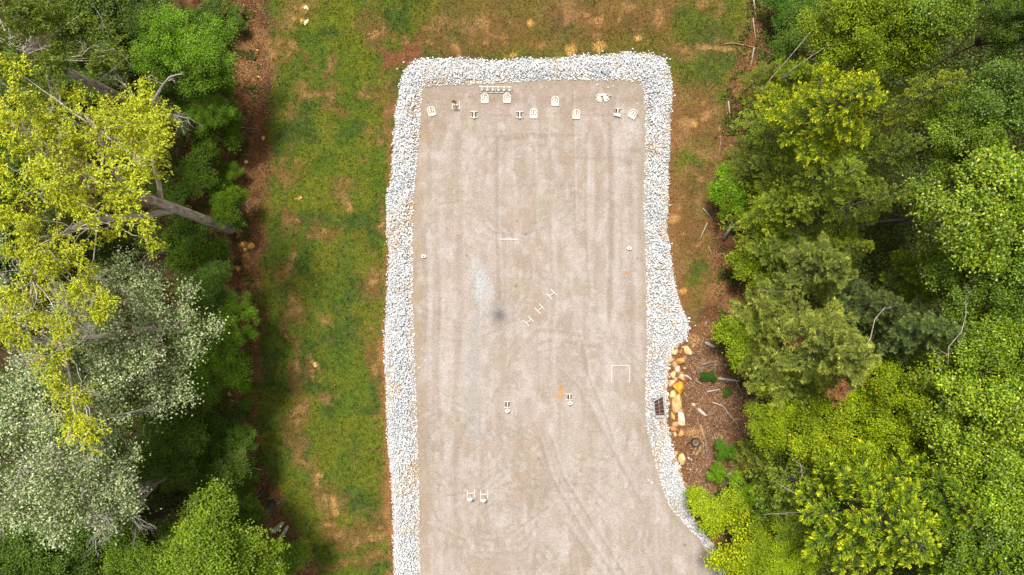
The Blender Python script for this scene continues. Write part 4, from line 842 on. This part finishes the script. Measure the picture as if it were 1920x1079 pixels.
# the tree whose long trunk crosses the upper left corner
b1 = np.array([-22.3, 10.8, float(gz(-22.3, 10.8))]); r = np.random.RandomState(9)
st = [[(0, 0, -.2, .30), (0, 0, 3, .27), (.05, .02, 6, .25), (0, .05, 8.5, .23), (0, 0, 11, .19), (.2, -.3, 13, .12), (.1, .2, 15, .07)]]
cl = [(r.normal(0, 1.6) + .6, r.normal(0, 1.8) + .3, r.uniform(11.2, 15)) for _ in range(46)]
TALL = special('tall_tree', b1, 16, st, cl, [(.16,.22,.012),(.12,.19,.014),(.24,.29,.014),(.07,.12,.012)], [4, 4, 2, 2], .125, 460, .66, 'spray', 15, 'yellow green tree with a long bare grey trunk crossing the upper left corner', barkm='greybark', nt_bare=12)[0]
bare_branch('bare_branch', [P(186,152,8.4), P(215,128,8.8), P(240,106,9.2)], .035, 'straight thin bare branch growing from the long upper left trunk', 5, group=BR, owner=TALL, fork=2, tl=.5)
bare_branch('bare_branch', [P(185,58,7), P(193,40,7.4), P(182,20,7.8)], .03, 'forked bare branch over the dark gap at upper left', 7, group=BR, owner=TALL, fork=3, tl=.6)

# silvery trees
SIL = [(.47,.54,.26),(.31,.39,.15),(.70,.74,.46),(.13,.20,.04),(.06,.10,.02)]
def silver(px, py, z, R, n, seed, label, squash=1.0, rot=0.0):
    b = P(px, py, z); b[2] = float(gz(b[0], b[1])); r = np.random.RandomState(seed); cl = []
    for i in range(n):
        a = i * 2.39996; q = math.sqrt((i + .5) / n) * r.uniform(.9, 1.1); lob = .8 + .35 * vnoise(math.cos(a) * 1.5 + seed, math.sin(a) * 1.5, 1, seed)
        X_, Y_ = R * q * math.cos(a) * lob * squash, R * q * math.sin(a) * lob; X_, Y_ = X_ * math.cos(rot) - Y_ * math.sin(rot), X_ * math.sin(rot) + Y_ * math.cos(rot)
        cl.append((X_, Y_, z + 1.2 - 3.0 * q * q * R / 4.5 + r.normal(0, .35)))
    st = [[(0, 0, -.2, .15), (.1, 0, z * .4, .13), (0, .1, z * .75, .11), (.1, 0, z, .06)]] + [[(0, .1, z * .6, .12), (R * .3 * math.cos(k), R * .3 * math.sin(k), z * .8, .09), (R * .65 * math.cos(k), R * .65 * math.sin(k), z * .95, .05)] for k in (.4, 1.6, 2.8, 4.1, 5.3)]
    return special('silvery_tree', b, z, st, cl, SIL, [4, 3.4, 2.6, 3.4, 2.2], .105, 430, .62, 'leaf', seed, label, barkm='greybark', asp=1.5, nt_bare=26, flat=.5)
silver(222, 625, 11, 3.6, 56, 21, 'silvery leaved tree reaching right below the big yellow one')
silver(75, 835, 13.5, 4.3, 76, 22, 'largest silvery leaved tree on the lower left edge')
silver(222, 945, 10.5, 1.15, 9, 23, 'drooping silvery sapling below the largest silvery crown', .6, .5)
silver(-30, 560, 11, 2.6, 20, 24, 'silvery leaved tree cut by the left edge below the yellow crown')
# second, thinner yellow tree over the silvery crowns
b2 = P(110, 640, 16); b2[2] = float(gz(b2[0], b2[1]))
cl = [loc(px, py, 14.6 + (px * 7 % 10) / 9, b2) for px, py in [(35,565),(70,560),(20,610),(45,635),(115,560),(145,575),(175,590),(90,600),(120,620),(75,675),(95,695),(110,720),(130,770),(150,735),(165,790),(110,780),(80,785),(135,800),(165,815),(0,590),(182,560),(120,650),(98,660)]]
special('yellow_tree', b2, 16, [[(0, 0, -.2, .22), (0, .1, 6, .18), (.1, 0, 12, .11), (0, 0, 14, .07)], S([(112,640,13.6,.07),(130,700,14.2,.05),(140,780,14.6,.03)], b2)], cl, YEL, [4, 4, 3, 1.5, .6], .115, 330, .46, 'spray', 31, 'thin yellow leaved tree with scattered tufts above the silvery crowns', nt_bare=26)

# rust red dead bough on the largest pine, bare stems of pines
r = np.random.RandomState(4)
def dead_bough(px, py, z, w, label):
    p = P(px, py, z); m = 900; k = r.randint(0, 26, m); tip = r.normal(0, 1, (26, 3)) * np.array([w, w * .5, .12]); rot = .5
    tip = np.stack([tip[:, 0] * math.cos(rot) - tip[:, 1] * math.sin(rot), tip[:, 0] * math.sin(rot) + tip[:, 1] * math.cos(rot), tip[:, 2]], 1)
    V, F = leaves(tip[k] + r.normal(0, .05, (m, 3)), rdir(r, m, -.4, .6), rdir(r, m), r.uniform(.09, .17, m), np.full(m, .028), .03)
    e = None
    mb = MB()
    for q in tip[:12]: mb.tube([(0, 0, -.1), q * .5, q], [.03, .02, .008], 4, False)
    e = mb.build('dead_bough', M['bark']); e.location = [float(v) for v in p]; o = link('needles', leafmesh('needles', [(V, F, pal(r, m, [(.36,.15,.05),(.24,.09,.03),(.46,.25,.10)], [3, 2, 1]))], M['dry']), e); adopt(e, tree_at(px, py), label)
dead_bough(1577, 737, 12.5, .42, 'rust red dead bough hanging at the lower side of the largest pine')
dead_bough(1492, 645, 8.9, .22, 'small rust red dead bough between the lime shrub and the largest pine')
BS = 'bare stems showing in the right woods'
for k, (pts, rad, lab, fk) in enumerate([
 ([P(1777,690,12.3), P(1779,650,12.8), P(1803,622,13.2), P(1811,590,13.5), P(1811,560,13.7)], .028, 'bare brown stem forking over the bluish pine', 2),
 ([P(1612,665,13.6), P(1632,635,14.0), P(1640,600,14.3), P(1660,575,14.5)], .026, 'bare brown leader standing out of the largest pine', 2),

 ([P(1357,448,.4), P(1372,425,1.2), P(1400,408,2.2), P(1440,402,3.4), P(1480,390,4.8)], .12, 'crooked grey stem rising from the litter of the right bank', 5),
 ([P(1425,178,5.6), P(1445,148,6.4), P(1480,108,7.4), P(1520,60,8.6)], .035, 'long pale bare stem leaning over the upper right litter', 2),
 ([P(1460,150,7), P(1500,120,7.8), P(1545,90,9)], .03, 'thin pale bare stem right of the long leaning one', 2),


 ([P(1420,545,5.5), P(1460,548,6), P(1504,545,6.6)], .025, 'pale horizontal bare stem above the litter overhanging pine', 2),
 ([P(1430,965,7.5), P(1480,962,8), P(1535,958,8.6)], .018, 'longest white bare twig in the twiggy lower right conifer', 4),
 ([P(1455,905,7.4), P(1490,925,8), P(1540,950,8.6)], .018, 'slanting white bare twig in the twiggy lower right conifer', 4),
 ([P(1475,850,7.2), P(1500,870,7.8), P(1505,885,8)], .02, 'short white bare twig at the top of the twiggy lower right conifer', 3)]):
    tpx = topx(pts[-1][0], pts[-1][1], pts[-1][2]); bare_branch('bare_branch', pts, rad, lab, 60 + k, 'greybark' if k in (0, 1, 3) else 'deadwood', fk, 'stem', BS, .6, owner=tree_at(*tpx))

# ------------------------------------------------------------------ logs, sticks, stumps on the ground
def log(px0, py0, px1, py1, w, matn, label, seed, name='log', cat='log', group='logs on the banks', dz=0.0, split=False):
    r = np.random.RandomState(seed); a = G(px0, py0, w / 60 + dz); b = G(px1, py1, w / 60 + dz); rad = w / 60; mid = (a + b) / 2 + r.normal(0, .03, 3); mb = MB()
    q = [p - a for p in (a, a + (mid - a) * .5, mid, mid + (b - mid) * .5, b)]
    mb.tube(q, [rad * .8, rad, rad * .95, rad * .9, rad * .6], 7 if not split else 5, True, .16, r)
    o = mb.build(name, M[matn], None, not split); o.location = [float(v) for v in a]; tag(o, label, cat, group)
log(1322,642,1341,652,6,'palewood','short pale log half under the wide lime shrub',1)
log(1316,684,1346,677,6,'brownwood','brown split log pointing at the wide lime shrub',2,split=True)
log(1319,688,1364,684,3,'brownwood','thin brown limb along the lower side of the brown split log',3)
log(1346,710,1387,715,5,'palewood','long white birch like log on the right bank',4)
log(1322,822,1327,862,6,'brownwood','weathered upright plank right of the round stump',5,split=True)
log(1313,796,1321,822,5,'tanwood','tan splintered log above the weathered plank',6,split=True)
log(1304,854,1314,837,4,'tanwood','tan slat below the round stump',7,split=True)
log(1299,852,1304,841,3,'tanwood','shorter tan slat left of the other below the stump',8,split=True)
log(1308,766,1324,780,6,'palewood','pale broken chunk of wood in the middle of the chips',9,split=True)
log(1327,772,1337,785,3,'brownwood','brown stick right of the pale broken chunk',10,split=True)
log(1284,703,1296,712,4,'palewood','grey splintered root right of the flat orange rock',11,split=True)
log(1302,712,1318,722,4,'brownwood','reddish brown root piece under the square stump block',12,split=True)
log(1358,893,1378,886,5,'palewood','short pale log by the small lime shrub in the chips',13)
log(1325,735,1350,730,3,'palewood','thin pale log lying in the chips under the long white one',14)
log(1340,819,1350,835,3,'tanwood','thin tan piece of wood above the fresh green shrub',15,split=True)
log(509,998,531,980,9,'deadwood','upper of two grey cut stems at the lower left wood edge',16,dz=.3)
log(523,1012,540,986,7,'deadwood','lower of two grey cut stems at the lower left wood edge',17,dz=.25)
log(430,432,414,427,12,'greybark','short grey root flare log by the foot of the big grey trunk',18)
STK = 'thin sticks lying on the ground'
def stick(pts, w, label, seed, matn='palewood', fork=0):
    p = [G(a, b, w / 60 + .03) for a, b in pts]; bare_branch('stick', p, w / 60, label, seed, matn, fork, 'stick', STK, .5)
stick([(1326,418),(1319,434),(1312,450)], 2.2, 'pale straight stick on bare soil of the right bank', 1)
stick([(1412,-10),(1415,14),(1417,36)], 2.6, 'long pale stick running off the top edge at the right', 2)
stick([(1412,34),(1415,60),(1418,80)], 1.8, 'dull stick continuing below the long pale one at the top right', 3)
stick([(1414,90),(1411,106),(1408,124)], 2.6, 'short white stick by the upper right litter under the arched scrape', 4)
stick([(1366,190),(1368,214),(1369,237)], 2.2, 'upright tan stick at the edge of the upper right grass', 5)
stick([(1388,216),(1383,232),(1375,250)], 1.8, 'thin slanting stick right of the upright tan one', 6)
stick([(1432,139),(1425,150),(1420,158)], 2, 'small pale stick against the uppermost feathery conifer', 7)
stick([(1352,258),(1349,285),(1345,312)], 3, 'dark brown pole along the right wood edge above the bright shrub', 8, 'brownwood')
stick([(1357,83),(1375,81),(1395,85),(1412,89),(1427,97)], 2.6, 'arched tan stick across the upper right grass', 9, 'tanwood')
stick([(1318,391),(1328,402),(1335,412)], 2, 'short pale stick under the shrubs by the upper right grass', 10)
stick([(1328,462),(1332,472),(1336,482)], 2, 'small tan stick beside the green patch of the right bank', 11, 'tanwood')
stick([(1325,604),(1321,612)], 2.4, 'stubby pale stick above the short pale log', 12)
stick([(1335,754),(1356,762),(1368,778),(1382,795),(1390,815)], 2.2, 'long forked bare branch lying across the chips', 13, fork=3)
stick([(1402,832),(1390,858),(1378,878)], 3, 'grey branch leaning to the short pale log in the chips', 14, 'deadwood', 1)
stick([(1341,680),(1341,705),(1340,745)], 1.3, 'thin grey upright twig left of the long white log', 15, 'deadwood')
stick([(1380,715),(1386,728),(1392,742)], 1.5, 'thin twig hanging from the end of the long white log', 16, 'deadwood')
stick([(1294,716),(1306,728),(1316,736)], 1.6, 'thin tan root strand right of the pale tan boulder', 17, 'tanwood')
stick([(440,238),(460,240),(480,242)], 1.3, 'thin horizontal twig in the litter right of the yellow crown', 18, 'deadwood', 1)
stick([(448,558),(462,553),(466,566)], 1.6, 'bent twig above the bright green tree on the left', 19, 'deadwood', 1)
stick([(470,876),(482,880),(492,882)], 1.8, 'pale twig in the lower left litter', 20, 'palewood', 2)
stick([(455,372),(463,386),(472,398)], 1.3, 'thin twig in the litter above the orange rock pair', 21, 'deadwood')
stick([(432,750),(448,756)], 1.6, 'short pale twig left of the little green shrub', 22)
stick([(440,60),(436,80),(434,92)], 1.8, 'grey brown twig in the upper left litter', 23, 'deadwood')
# stumps
p = G(1303, 829); e = empty('tree_stump', p, .3, 'dark round hollow stump with a rim on the right bank', 'stump')
mb = MB(); mb.disc((0, 0, .12), .27, .26, 22, hole=.80); mb.build('rim', M['darkwood_shade'], e); mb = MB(); mb.disc((0, 0, .09), .213, .16, 22); mb.build('core', M['brownwood'], e)
mb = MB(); mb.tube([(-.18, .02, .02), (-.42, .05, .0), (-.6, .0, -.03)], [.09, .06, .03], 6); mb.build('root', M['darkwood_shade'], e, True)
p = G(1309, 695); mb = MB(); mb.tube([(0, 0, -.1), (.02, 0, .16)], [.24, .2], 7, True, .15, np.random.RandomState(3)); o = mb.build('tree_stump', M['brownwood']); o.location = [float(v) for v in p]; tag(o, 'squarish sawn stump block above the green tuft on the right bank', 'stump')

# ------------------------------------------------------------------ drain inlet with grate
p = P(1236.5, 763.5, .25); b = np.array([p[0], p[1], 0.0]); e = empty('drain_inlet', b, 0, 'slanted metal drain grate on a concrete box in the stone border', 'drain')
cor = [P(a, c, .25)[:2] - b[:2] for a, c in [(1226,754),(1243,744),(1247,779),(1229,780)]]
mb = MB()
for k in range(4):
    a, c = cor[k], cor[(k + 1) % 4]; w = .09 if k != 2 else .16
    dd = (c - a) / np.linalg.norm(c - a); nrm = np.array([dd[1], -dd[0]]) * -1
    off = nrm * w / 2; mb.bar((a[0] + off[0], a[1] + off[1], .11), (c[0] + off[0], c[1] + off[1], .11 + .002 * k), w, .24)
mb.build('concrete_box', M['concrete'], e)
mb = MB(); mb.add([(q[0], q[1], .05) for q in cor[::-1]], [(0, 1, 2, 3)]); mb.build('debris_floor', noise_mat('wet_leaves_in_drain', (.03, .014, .01), (.17, .07, .035), 14, .8, .4, 60), e)
mb = MB(); TL, TR, BR_, BL = cor
for t in (0.02, .5, .98): a = TL + (TR - TL) * t; c = BL + (BR_ - BL) * t; mb.bar((a[0], a[1], .245), (c[0], c[1] - .12, .245), .025, .02)
for t in (.18, .42, .66, .88): a = TL + (BL - TL) * t; c = TR + (BR_ - TR) * t; mb.bar((a[0], a[1], .262), (c[0], c[1], .262), .018, .012)
mb.build('grate', M['steel'], e)

# ------------------------------------------------------------------ shooting range furniture
def mt(z=.02): return z + .006
def rot2(px, py, z=.026): q = P(px, py, z); return (q[0], q[1], z)
def leafhole(cx, cy, l, w, ang):
    return [(cx + (l * math.cos(t)) * math.cos(ang) - (w * math.sin(t)) * math.sin(ang), cy + (l * math.cos(t)) * math.sin(ang) + (w * math.sin(t)) * math.cos(ang)) for t in np.linspace(0, 2 * math.pi, 11)[:-1]]
BO = [(-.235, -.26), (-.215, -.31), (.215, -.31), (.235, -.26), (.235, .12), (.20, .22), (.11, .29), (0, .31), (-.11, .29), (-.20, .22), (-.235, .12)]
BH = [[(-.028, -.11), (.028, -.11), (.028, .0), (.045, .03), (.028, .06), (.028, .25), (-.028, .25), (-.028, .06), (-.045, .03), (-.028, .0)]]
for s in (-1, 1):
    BH += [leafhole(s * .12, .17, .055, .034, s * -.7), leafhole(s * .16, .05, .06, .034, math.pi / 2), leafhole(s * .125, -.08, .055, .034, s * .6)]
def base_stand(px, py, rz, label, post=1.1, head=0, g='cut-out target stands at the far end'):
    e = empty('target_stand', rot2(px, py), rz, label, 'target stand', g)
    o = cutout('base_plate', BO, BH, .035, M['paint'], e); o.location.z = .05
    if post:
        mb = MB(); mb.tube([(.03, .26, .03), (.03, .265, post)], [.016, .013], 8); mb.disc((.03, .26, .05), .035, .03, 12); mb.build('post', M['paint'], e, True)
    if head:
        mb = MB(); Mx = Matrix.Rotation(math.radians(58), 3, 'X'); mb.disc((.03, .27, post + .03), .15, .014, 16, Mx, half=True); mb.bar((.03 - .13, .30, post + .02), (.03 + .13, .30, post + .02), .03, .02); mb.build('head_plate', M['paint'], e)
    return e
base_stand(809, 209, .26, 'cut-out target stand nearest the left stone border, turned left with a flared head', 1.0, 1)
base_stand(909, 185, 0, 'cut-out target stand in front of the left half of the plate rack', .7)
base_stand(950.5, 184.5, 0, 'cut-out target stand in front of the right half of the plate rack', .7)
base_stand(1000.5, 213.5, 0, 'cut-out target stand without a post, in the middle of the far end', 0)
base_stand(1041, 190, -.02, 'cut-out target stand farthest back with a thin post', 1.0)
base_stand(1080.5, 214.5, -.02, 'cut-out target stand with a thin post left of the toppled one', .8)
base_stand(1187, 214, -.52, 'cut-out target stand nearest the right stone border, turned right with a flared head', 1.0, 1)
# toppled and broken stand
e = empty('broken_target_stand', rot2(1130, 184), 0, 'toppled broken target stand with two lattice halves', 'target stand', 'cut-out target stands at the far end')
def half(sx, x0):
    out = [(x0, .25), (x0 - sx * .10, .24), (x0 - sx * .2, .16), (x0 - sx * .19, .08), (x0 - sx * .12, .02), (x0 - sx * .2, -.06), (x0 - sx * .2, -.13), (x0 - sx * .1, -.22), (x0, -.26)]
    hl = [leafhole(x0 - sx * .10, .13, .05, .045, .4), leafhole(x0 - sx * .10, -.11, .05, .045, -.4)]
    if sx < 0: out = out[::-1]
    o = cutout('lattice_plate', out, hl, .03, M['paint'], e); o.location.z = .05
half(1, -.20); half(-1, .18)
mb = MB(); mb.box((-.13, -.04, .03), (.10, .42, .02)); mb.box((-.02, .17, .14), (.28, .14, .02), .1); mb.add([(.0, .22, .16), (.15, .24, .16), (.15, -.26, .10), (.10, -.26, .10), (.0, .02, .13), (.0, .22, .18), (.15, .24, .18), (.15, -.26, .12), (.10, -.26, .12), (.0, .02, .15)], [(4, 3, 2, 1, 0), (5, 6, 7, 8, 9), (0, 1, 6, 5), (1, 2, 7, 6), (2, 3, 8, 7), (3, 4, 9, 8), (4, 0, 5, 9)]); mb.build('panel', M['paint'], e)
mb = MB(); mb.tube([(.20, .24, .08), (.30, .18, .12), (.40, .11, .10), (.54, .11, .08)], [.028, .026, .024, .03], 8); mb.build('rod', M['paint'], e, True)
# plate rack
e = empty('plate_rack', rot2(929.5, 170.5), -.03 + .02, 'long low steel plate rack with six small plates at the far end', 'plate rack')
W_, Dp = 2.06, .30
mb = MB(); mb.bar((-W_/2, .14, .34), (W_/2, .14, .34), .045, .045); mb.build('back_rail', M['paint'], e)
mb = MB(); mb.bar((-W_/2 - .02, -.14, .05), (W_/2 + .02, -.14, .05), .04, .04); mb.build('front_rail', M['paint'], e)
for x_ in (-W_/2 + .01, -.36, 0, .34, W_/2 - .01):
    mb = MB(); mb.bar((x_, -.14, .07), (x_, .14, .32), .03 if x_ else .06, .03); mb.bar((x_, .14, 0), (x_, .14, .32), .03, .03); mb.build('brace', M['paint'], e)
for k in range(6):
    x_ = -.86 + k * .344; mb = MB(); mb.disc((x_, .135, .385), .055, .03, 18); t = .05 * (k % 3)
    mb.add([(x_ - .055, .045, .30), (x_ + .055, .045, .30), (x_ + .09, -.075, .22), (x_ - .09, -.075, .22), (x_ - .055, .045, .315), (x_ + .055, .045, .315), (x_ + .09, -.075, .235), (x_ - .09, -.075, .235)], [(3, 2, 1, 0), (4, 5, 6, 7), (0, 1, 5, 4), (1, 2, 6, 5), (2, 3, 7, 6), (3, 0, 4, 7)]); mb.bar((x_, .12, .34), (x_, .03, .31), .025, .02)
    mb.build('plate', M['whitepaint'], e)
# H shaped stands with tilted plates
def h_stand(px, py, rz, label, plate='white', pdy=-.32, g=None, hp=.75):
    e = empty('plate_stand', rot2(px, py), rz, label, 'target stand', g)
    for s in (-1, 1):
        mb = MB(); mb.bar((s * .225, -.24, .035), (s * .225, .28, .035), .05, .06); mb.build('runner', M['paint'], e)
    mb = MB(); mb.tube([(-.2, .07, .05), (-.1, .03, .055), (0, .015, .06), (.1, .03, .055), (.2, .07, .05)], [.035, .045, .05, .045, .035], 8); mb.build('crossbar', M['paint'], e, True)
    mb = MB(); mb.tube([(0, .0, .06), (0, 0.0, hp)], .018, 8); mb.build('post', M['paint'] if plate == 'white' else M['rust'], e, True)
    mb = MB()
    if plate == 'white': Mx = Matrix.Rotation(math.radians(155), 3, 'X') ; mb.disc((-.03, -.05, hp), .17, .015, 16, Mx, half=True, sy=1.1)
    else: Mx = Matrix.Rotation(math.radians(25), 3, 'X'); mb.disc((-.06, -.02, hp), .16, .02, 16, Mx, half=True, sy=1.15)
    mb.build('plate', M['whitepaint'] if plate == 'white' else M['rust'], e)
h_stand(855, 199, 0, 'runner stand with a rusty half round plate at the far end', 'rust')
h_stand(883, 926, 0, 'runner stand with a white plate near the bottom, left of a pair', 'white', g='runner stands near the bottom')
h_stand(908, 928, 0, 'runner stand with a white plate near the bottom, right of a pair', 'white', g='runner stands near the bottom')
# I shaped stands
def i_stand(px, py, rz, label, kind, g):
    e = empty('plate_stand', rot2(px, py), rz, label, 'target stand', g)
    for y_ in (-.18, .19):
        mb = MB(); mb.tube([(-.25, y_ + (.02 if y_ < 0 else 0), .03), (0, y_, .05), (.25, y_ + (.02 if y_ < 0 else 0), .03)], [.04, .03, .04], 8); mb.build('foot', M['paint'], e, True)
    mb = MB(); mb.box((0, .0, .07), (.075, .34, .05)); mb.build('spine', M['paint'], e)
    mb = MB(); mb.box((0, 0, .018), (.24, .33, .012)); mb.build('shade_sheet', M['darkwood_shade'], e)  # thin dark sheet standing in for the shadow between the feet
    if kind == 'ring':
        mb = MB(); mb.tube([(0, -.2, .06), (0, -.26, .25)], .02, 8); mb.build('post', M['paint'], e, True)
        mb = MB(); Mx = Matrix.Rotation(math.radians(-20), 3, 'X'); mb.disc((0, -.34, .28), .14, .02, 24, Mx, hole=.42, sy=.85); mb.build('ring_plate', M['whitepaint'], e)
    elif kind == 'big':
        mb = MB(); Mx = Matrix.Rotation(math.radians(20), 3, 'X'); mb.add([(-.24, -.28, .12), (.22, -.34, .12), (.19, -.21, .16), (.06, -.12, .2), (-.1, -.13, .2), (-.24, -.21, .14), (-.24, -.28, .14), (.22, -.34, .14), (.19, -.21, .18), (.06, -.12, .22), (-.1, -.13, .22), (-.24, -.21, .16)], [(5, 4, 3, 2, 1, 0), (6, 7, 8, 9, 10, 11)] + [(i, (i + 1) % 6, 6 + (i + 1) % 6, 6 + i) for i in range(6)]); mb.build('plate', M['whitepaint'], e)
    else:
        mb = MB(); mb.disc((0, -.18, .13), .075, .03, 20); mb.build('cap_plate', M['whitepaint'], e)
FI = 'double footed stands at the far end'
i_stand(889, 216, 0, 'double footed stand below the plate rack, left of it', 'cap', FI)
i_stand(974.5, 216, 0, 'double footed stand beside the cut-out stand without a post', 'cap', FI)
i_stand(1158, 210, -.12, 'double footed stand with a broad white plate near the right corner', 'big', FI)
NI = 'double footed stands with ring plates'
i_stand(951.5, 759, 0, 'double footed stand with a small ring, left and nearer the bottom', 'ring', NI)
i_stand(1068, 745, 0, 'double footed stand with a wide ring, right of the orange stain', 'ring', NI)
# three diagonal H stands
for (px, py, lab) in [(991,602,'slim H shaped stand, lowest of the diagonal row of three'),(1012,579,'slim H shaped stand, middle of the diagonal row of three'),(1034,552,'slim H shaped stand, uppermost of the diagonal row of three')]:
    e = empty('h_shaped_stand', rot2(px, py), math.radians(45), lab, 'target stand', 'diagonal row of three slim stands')
    for s in (-1, 1):
        mb = MB(); mb.bar((s * .19 , -.26, .025), (s * .19, .26, .025), .036, .04); mb.build('runner', M['whitepaint'], e)
    mb = MB(); mb.bar((-.19, 0.0, .04), (-.04, .0, .05), .036, .03); mb.bar((-.04, .0, .052), (.04, -.05, .052), .036, .03); mb.bar((.04, -.05, .05), (.19, -.03, .04), .036, .03); mb.build('crosspiece', M['whitepaint'], e)
# strips and shooting box
mb = MB(); mb.box((0, 0, .02), (1.1, .045, .035), -.015); o = mb.build('wooden_strip', M['whitepaint']); o.location = rot2(954, 449); tag(o, 'single straight white strip lying in the upper middle of the range', 'strip')
e = empty('shooting_box', rot2(1163.5, 701), .0, 'three sided cream square frame laid flat near the right border', 'shooting box')
for a, b_ in [((-.55, -.53), (-.55, .50)), ((-.58, .52), (.58, .52)), ((.57, -.55), (.57, .50))]:
    mb = MB(); mb.bar((a[0], a[1], .02), (b_[0], b_[1], .02), .045, .035); mb.build('strip', M['paint'], e)
# ring plates on thin rods near both borders
def ringpost(px, py, tx, ty, label, rz):
    c = rot2(px, py); e = empty('ring_target', c, 0, label, 'ring target', 'ring targets near the borders'); q = P(tx, ty, .03); d_ = (q[0] - c[0], q[1] - c[1])
    mb = MB(); Mx = Matrix.Rotation(rz, 3, 'Z'); mb.disc((0, 0, .12), .165, .022, 26, Mx, hole=.36, sy=.68); mb.build('ring_plate', M['whitepaint'], e)
    mb = MB(); mb.tube([(0, 0, .0), (0, 0, .11)], .03, 8); mb.build('foot', M['darkwood_shade'], e)
    mb = MB(); mb.tube([(0, 0, .10), (d_[0], d_[1], .02)], [.014, .01], 6); mb.build('rod', M['palewood'], e)
ringpost(795, 481, 805, 466, 'white ring plate with a thin rod near the left border', .05)
ringpost(1179.5, 466, 1172, 451, 'white ring plate with a thin rod near the right border', -.05)
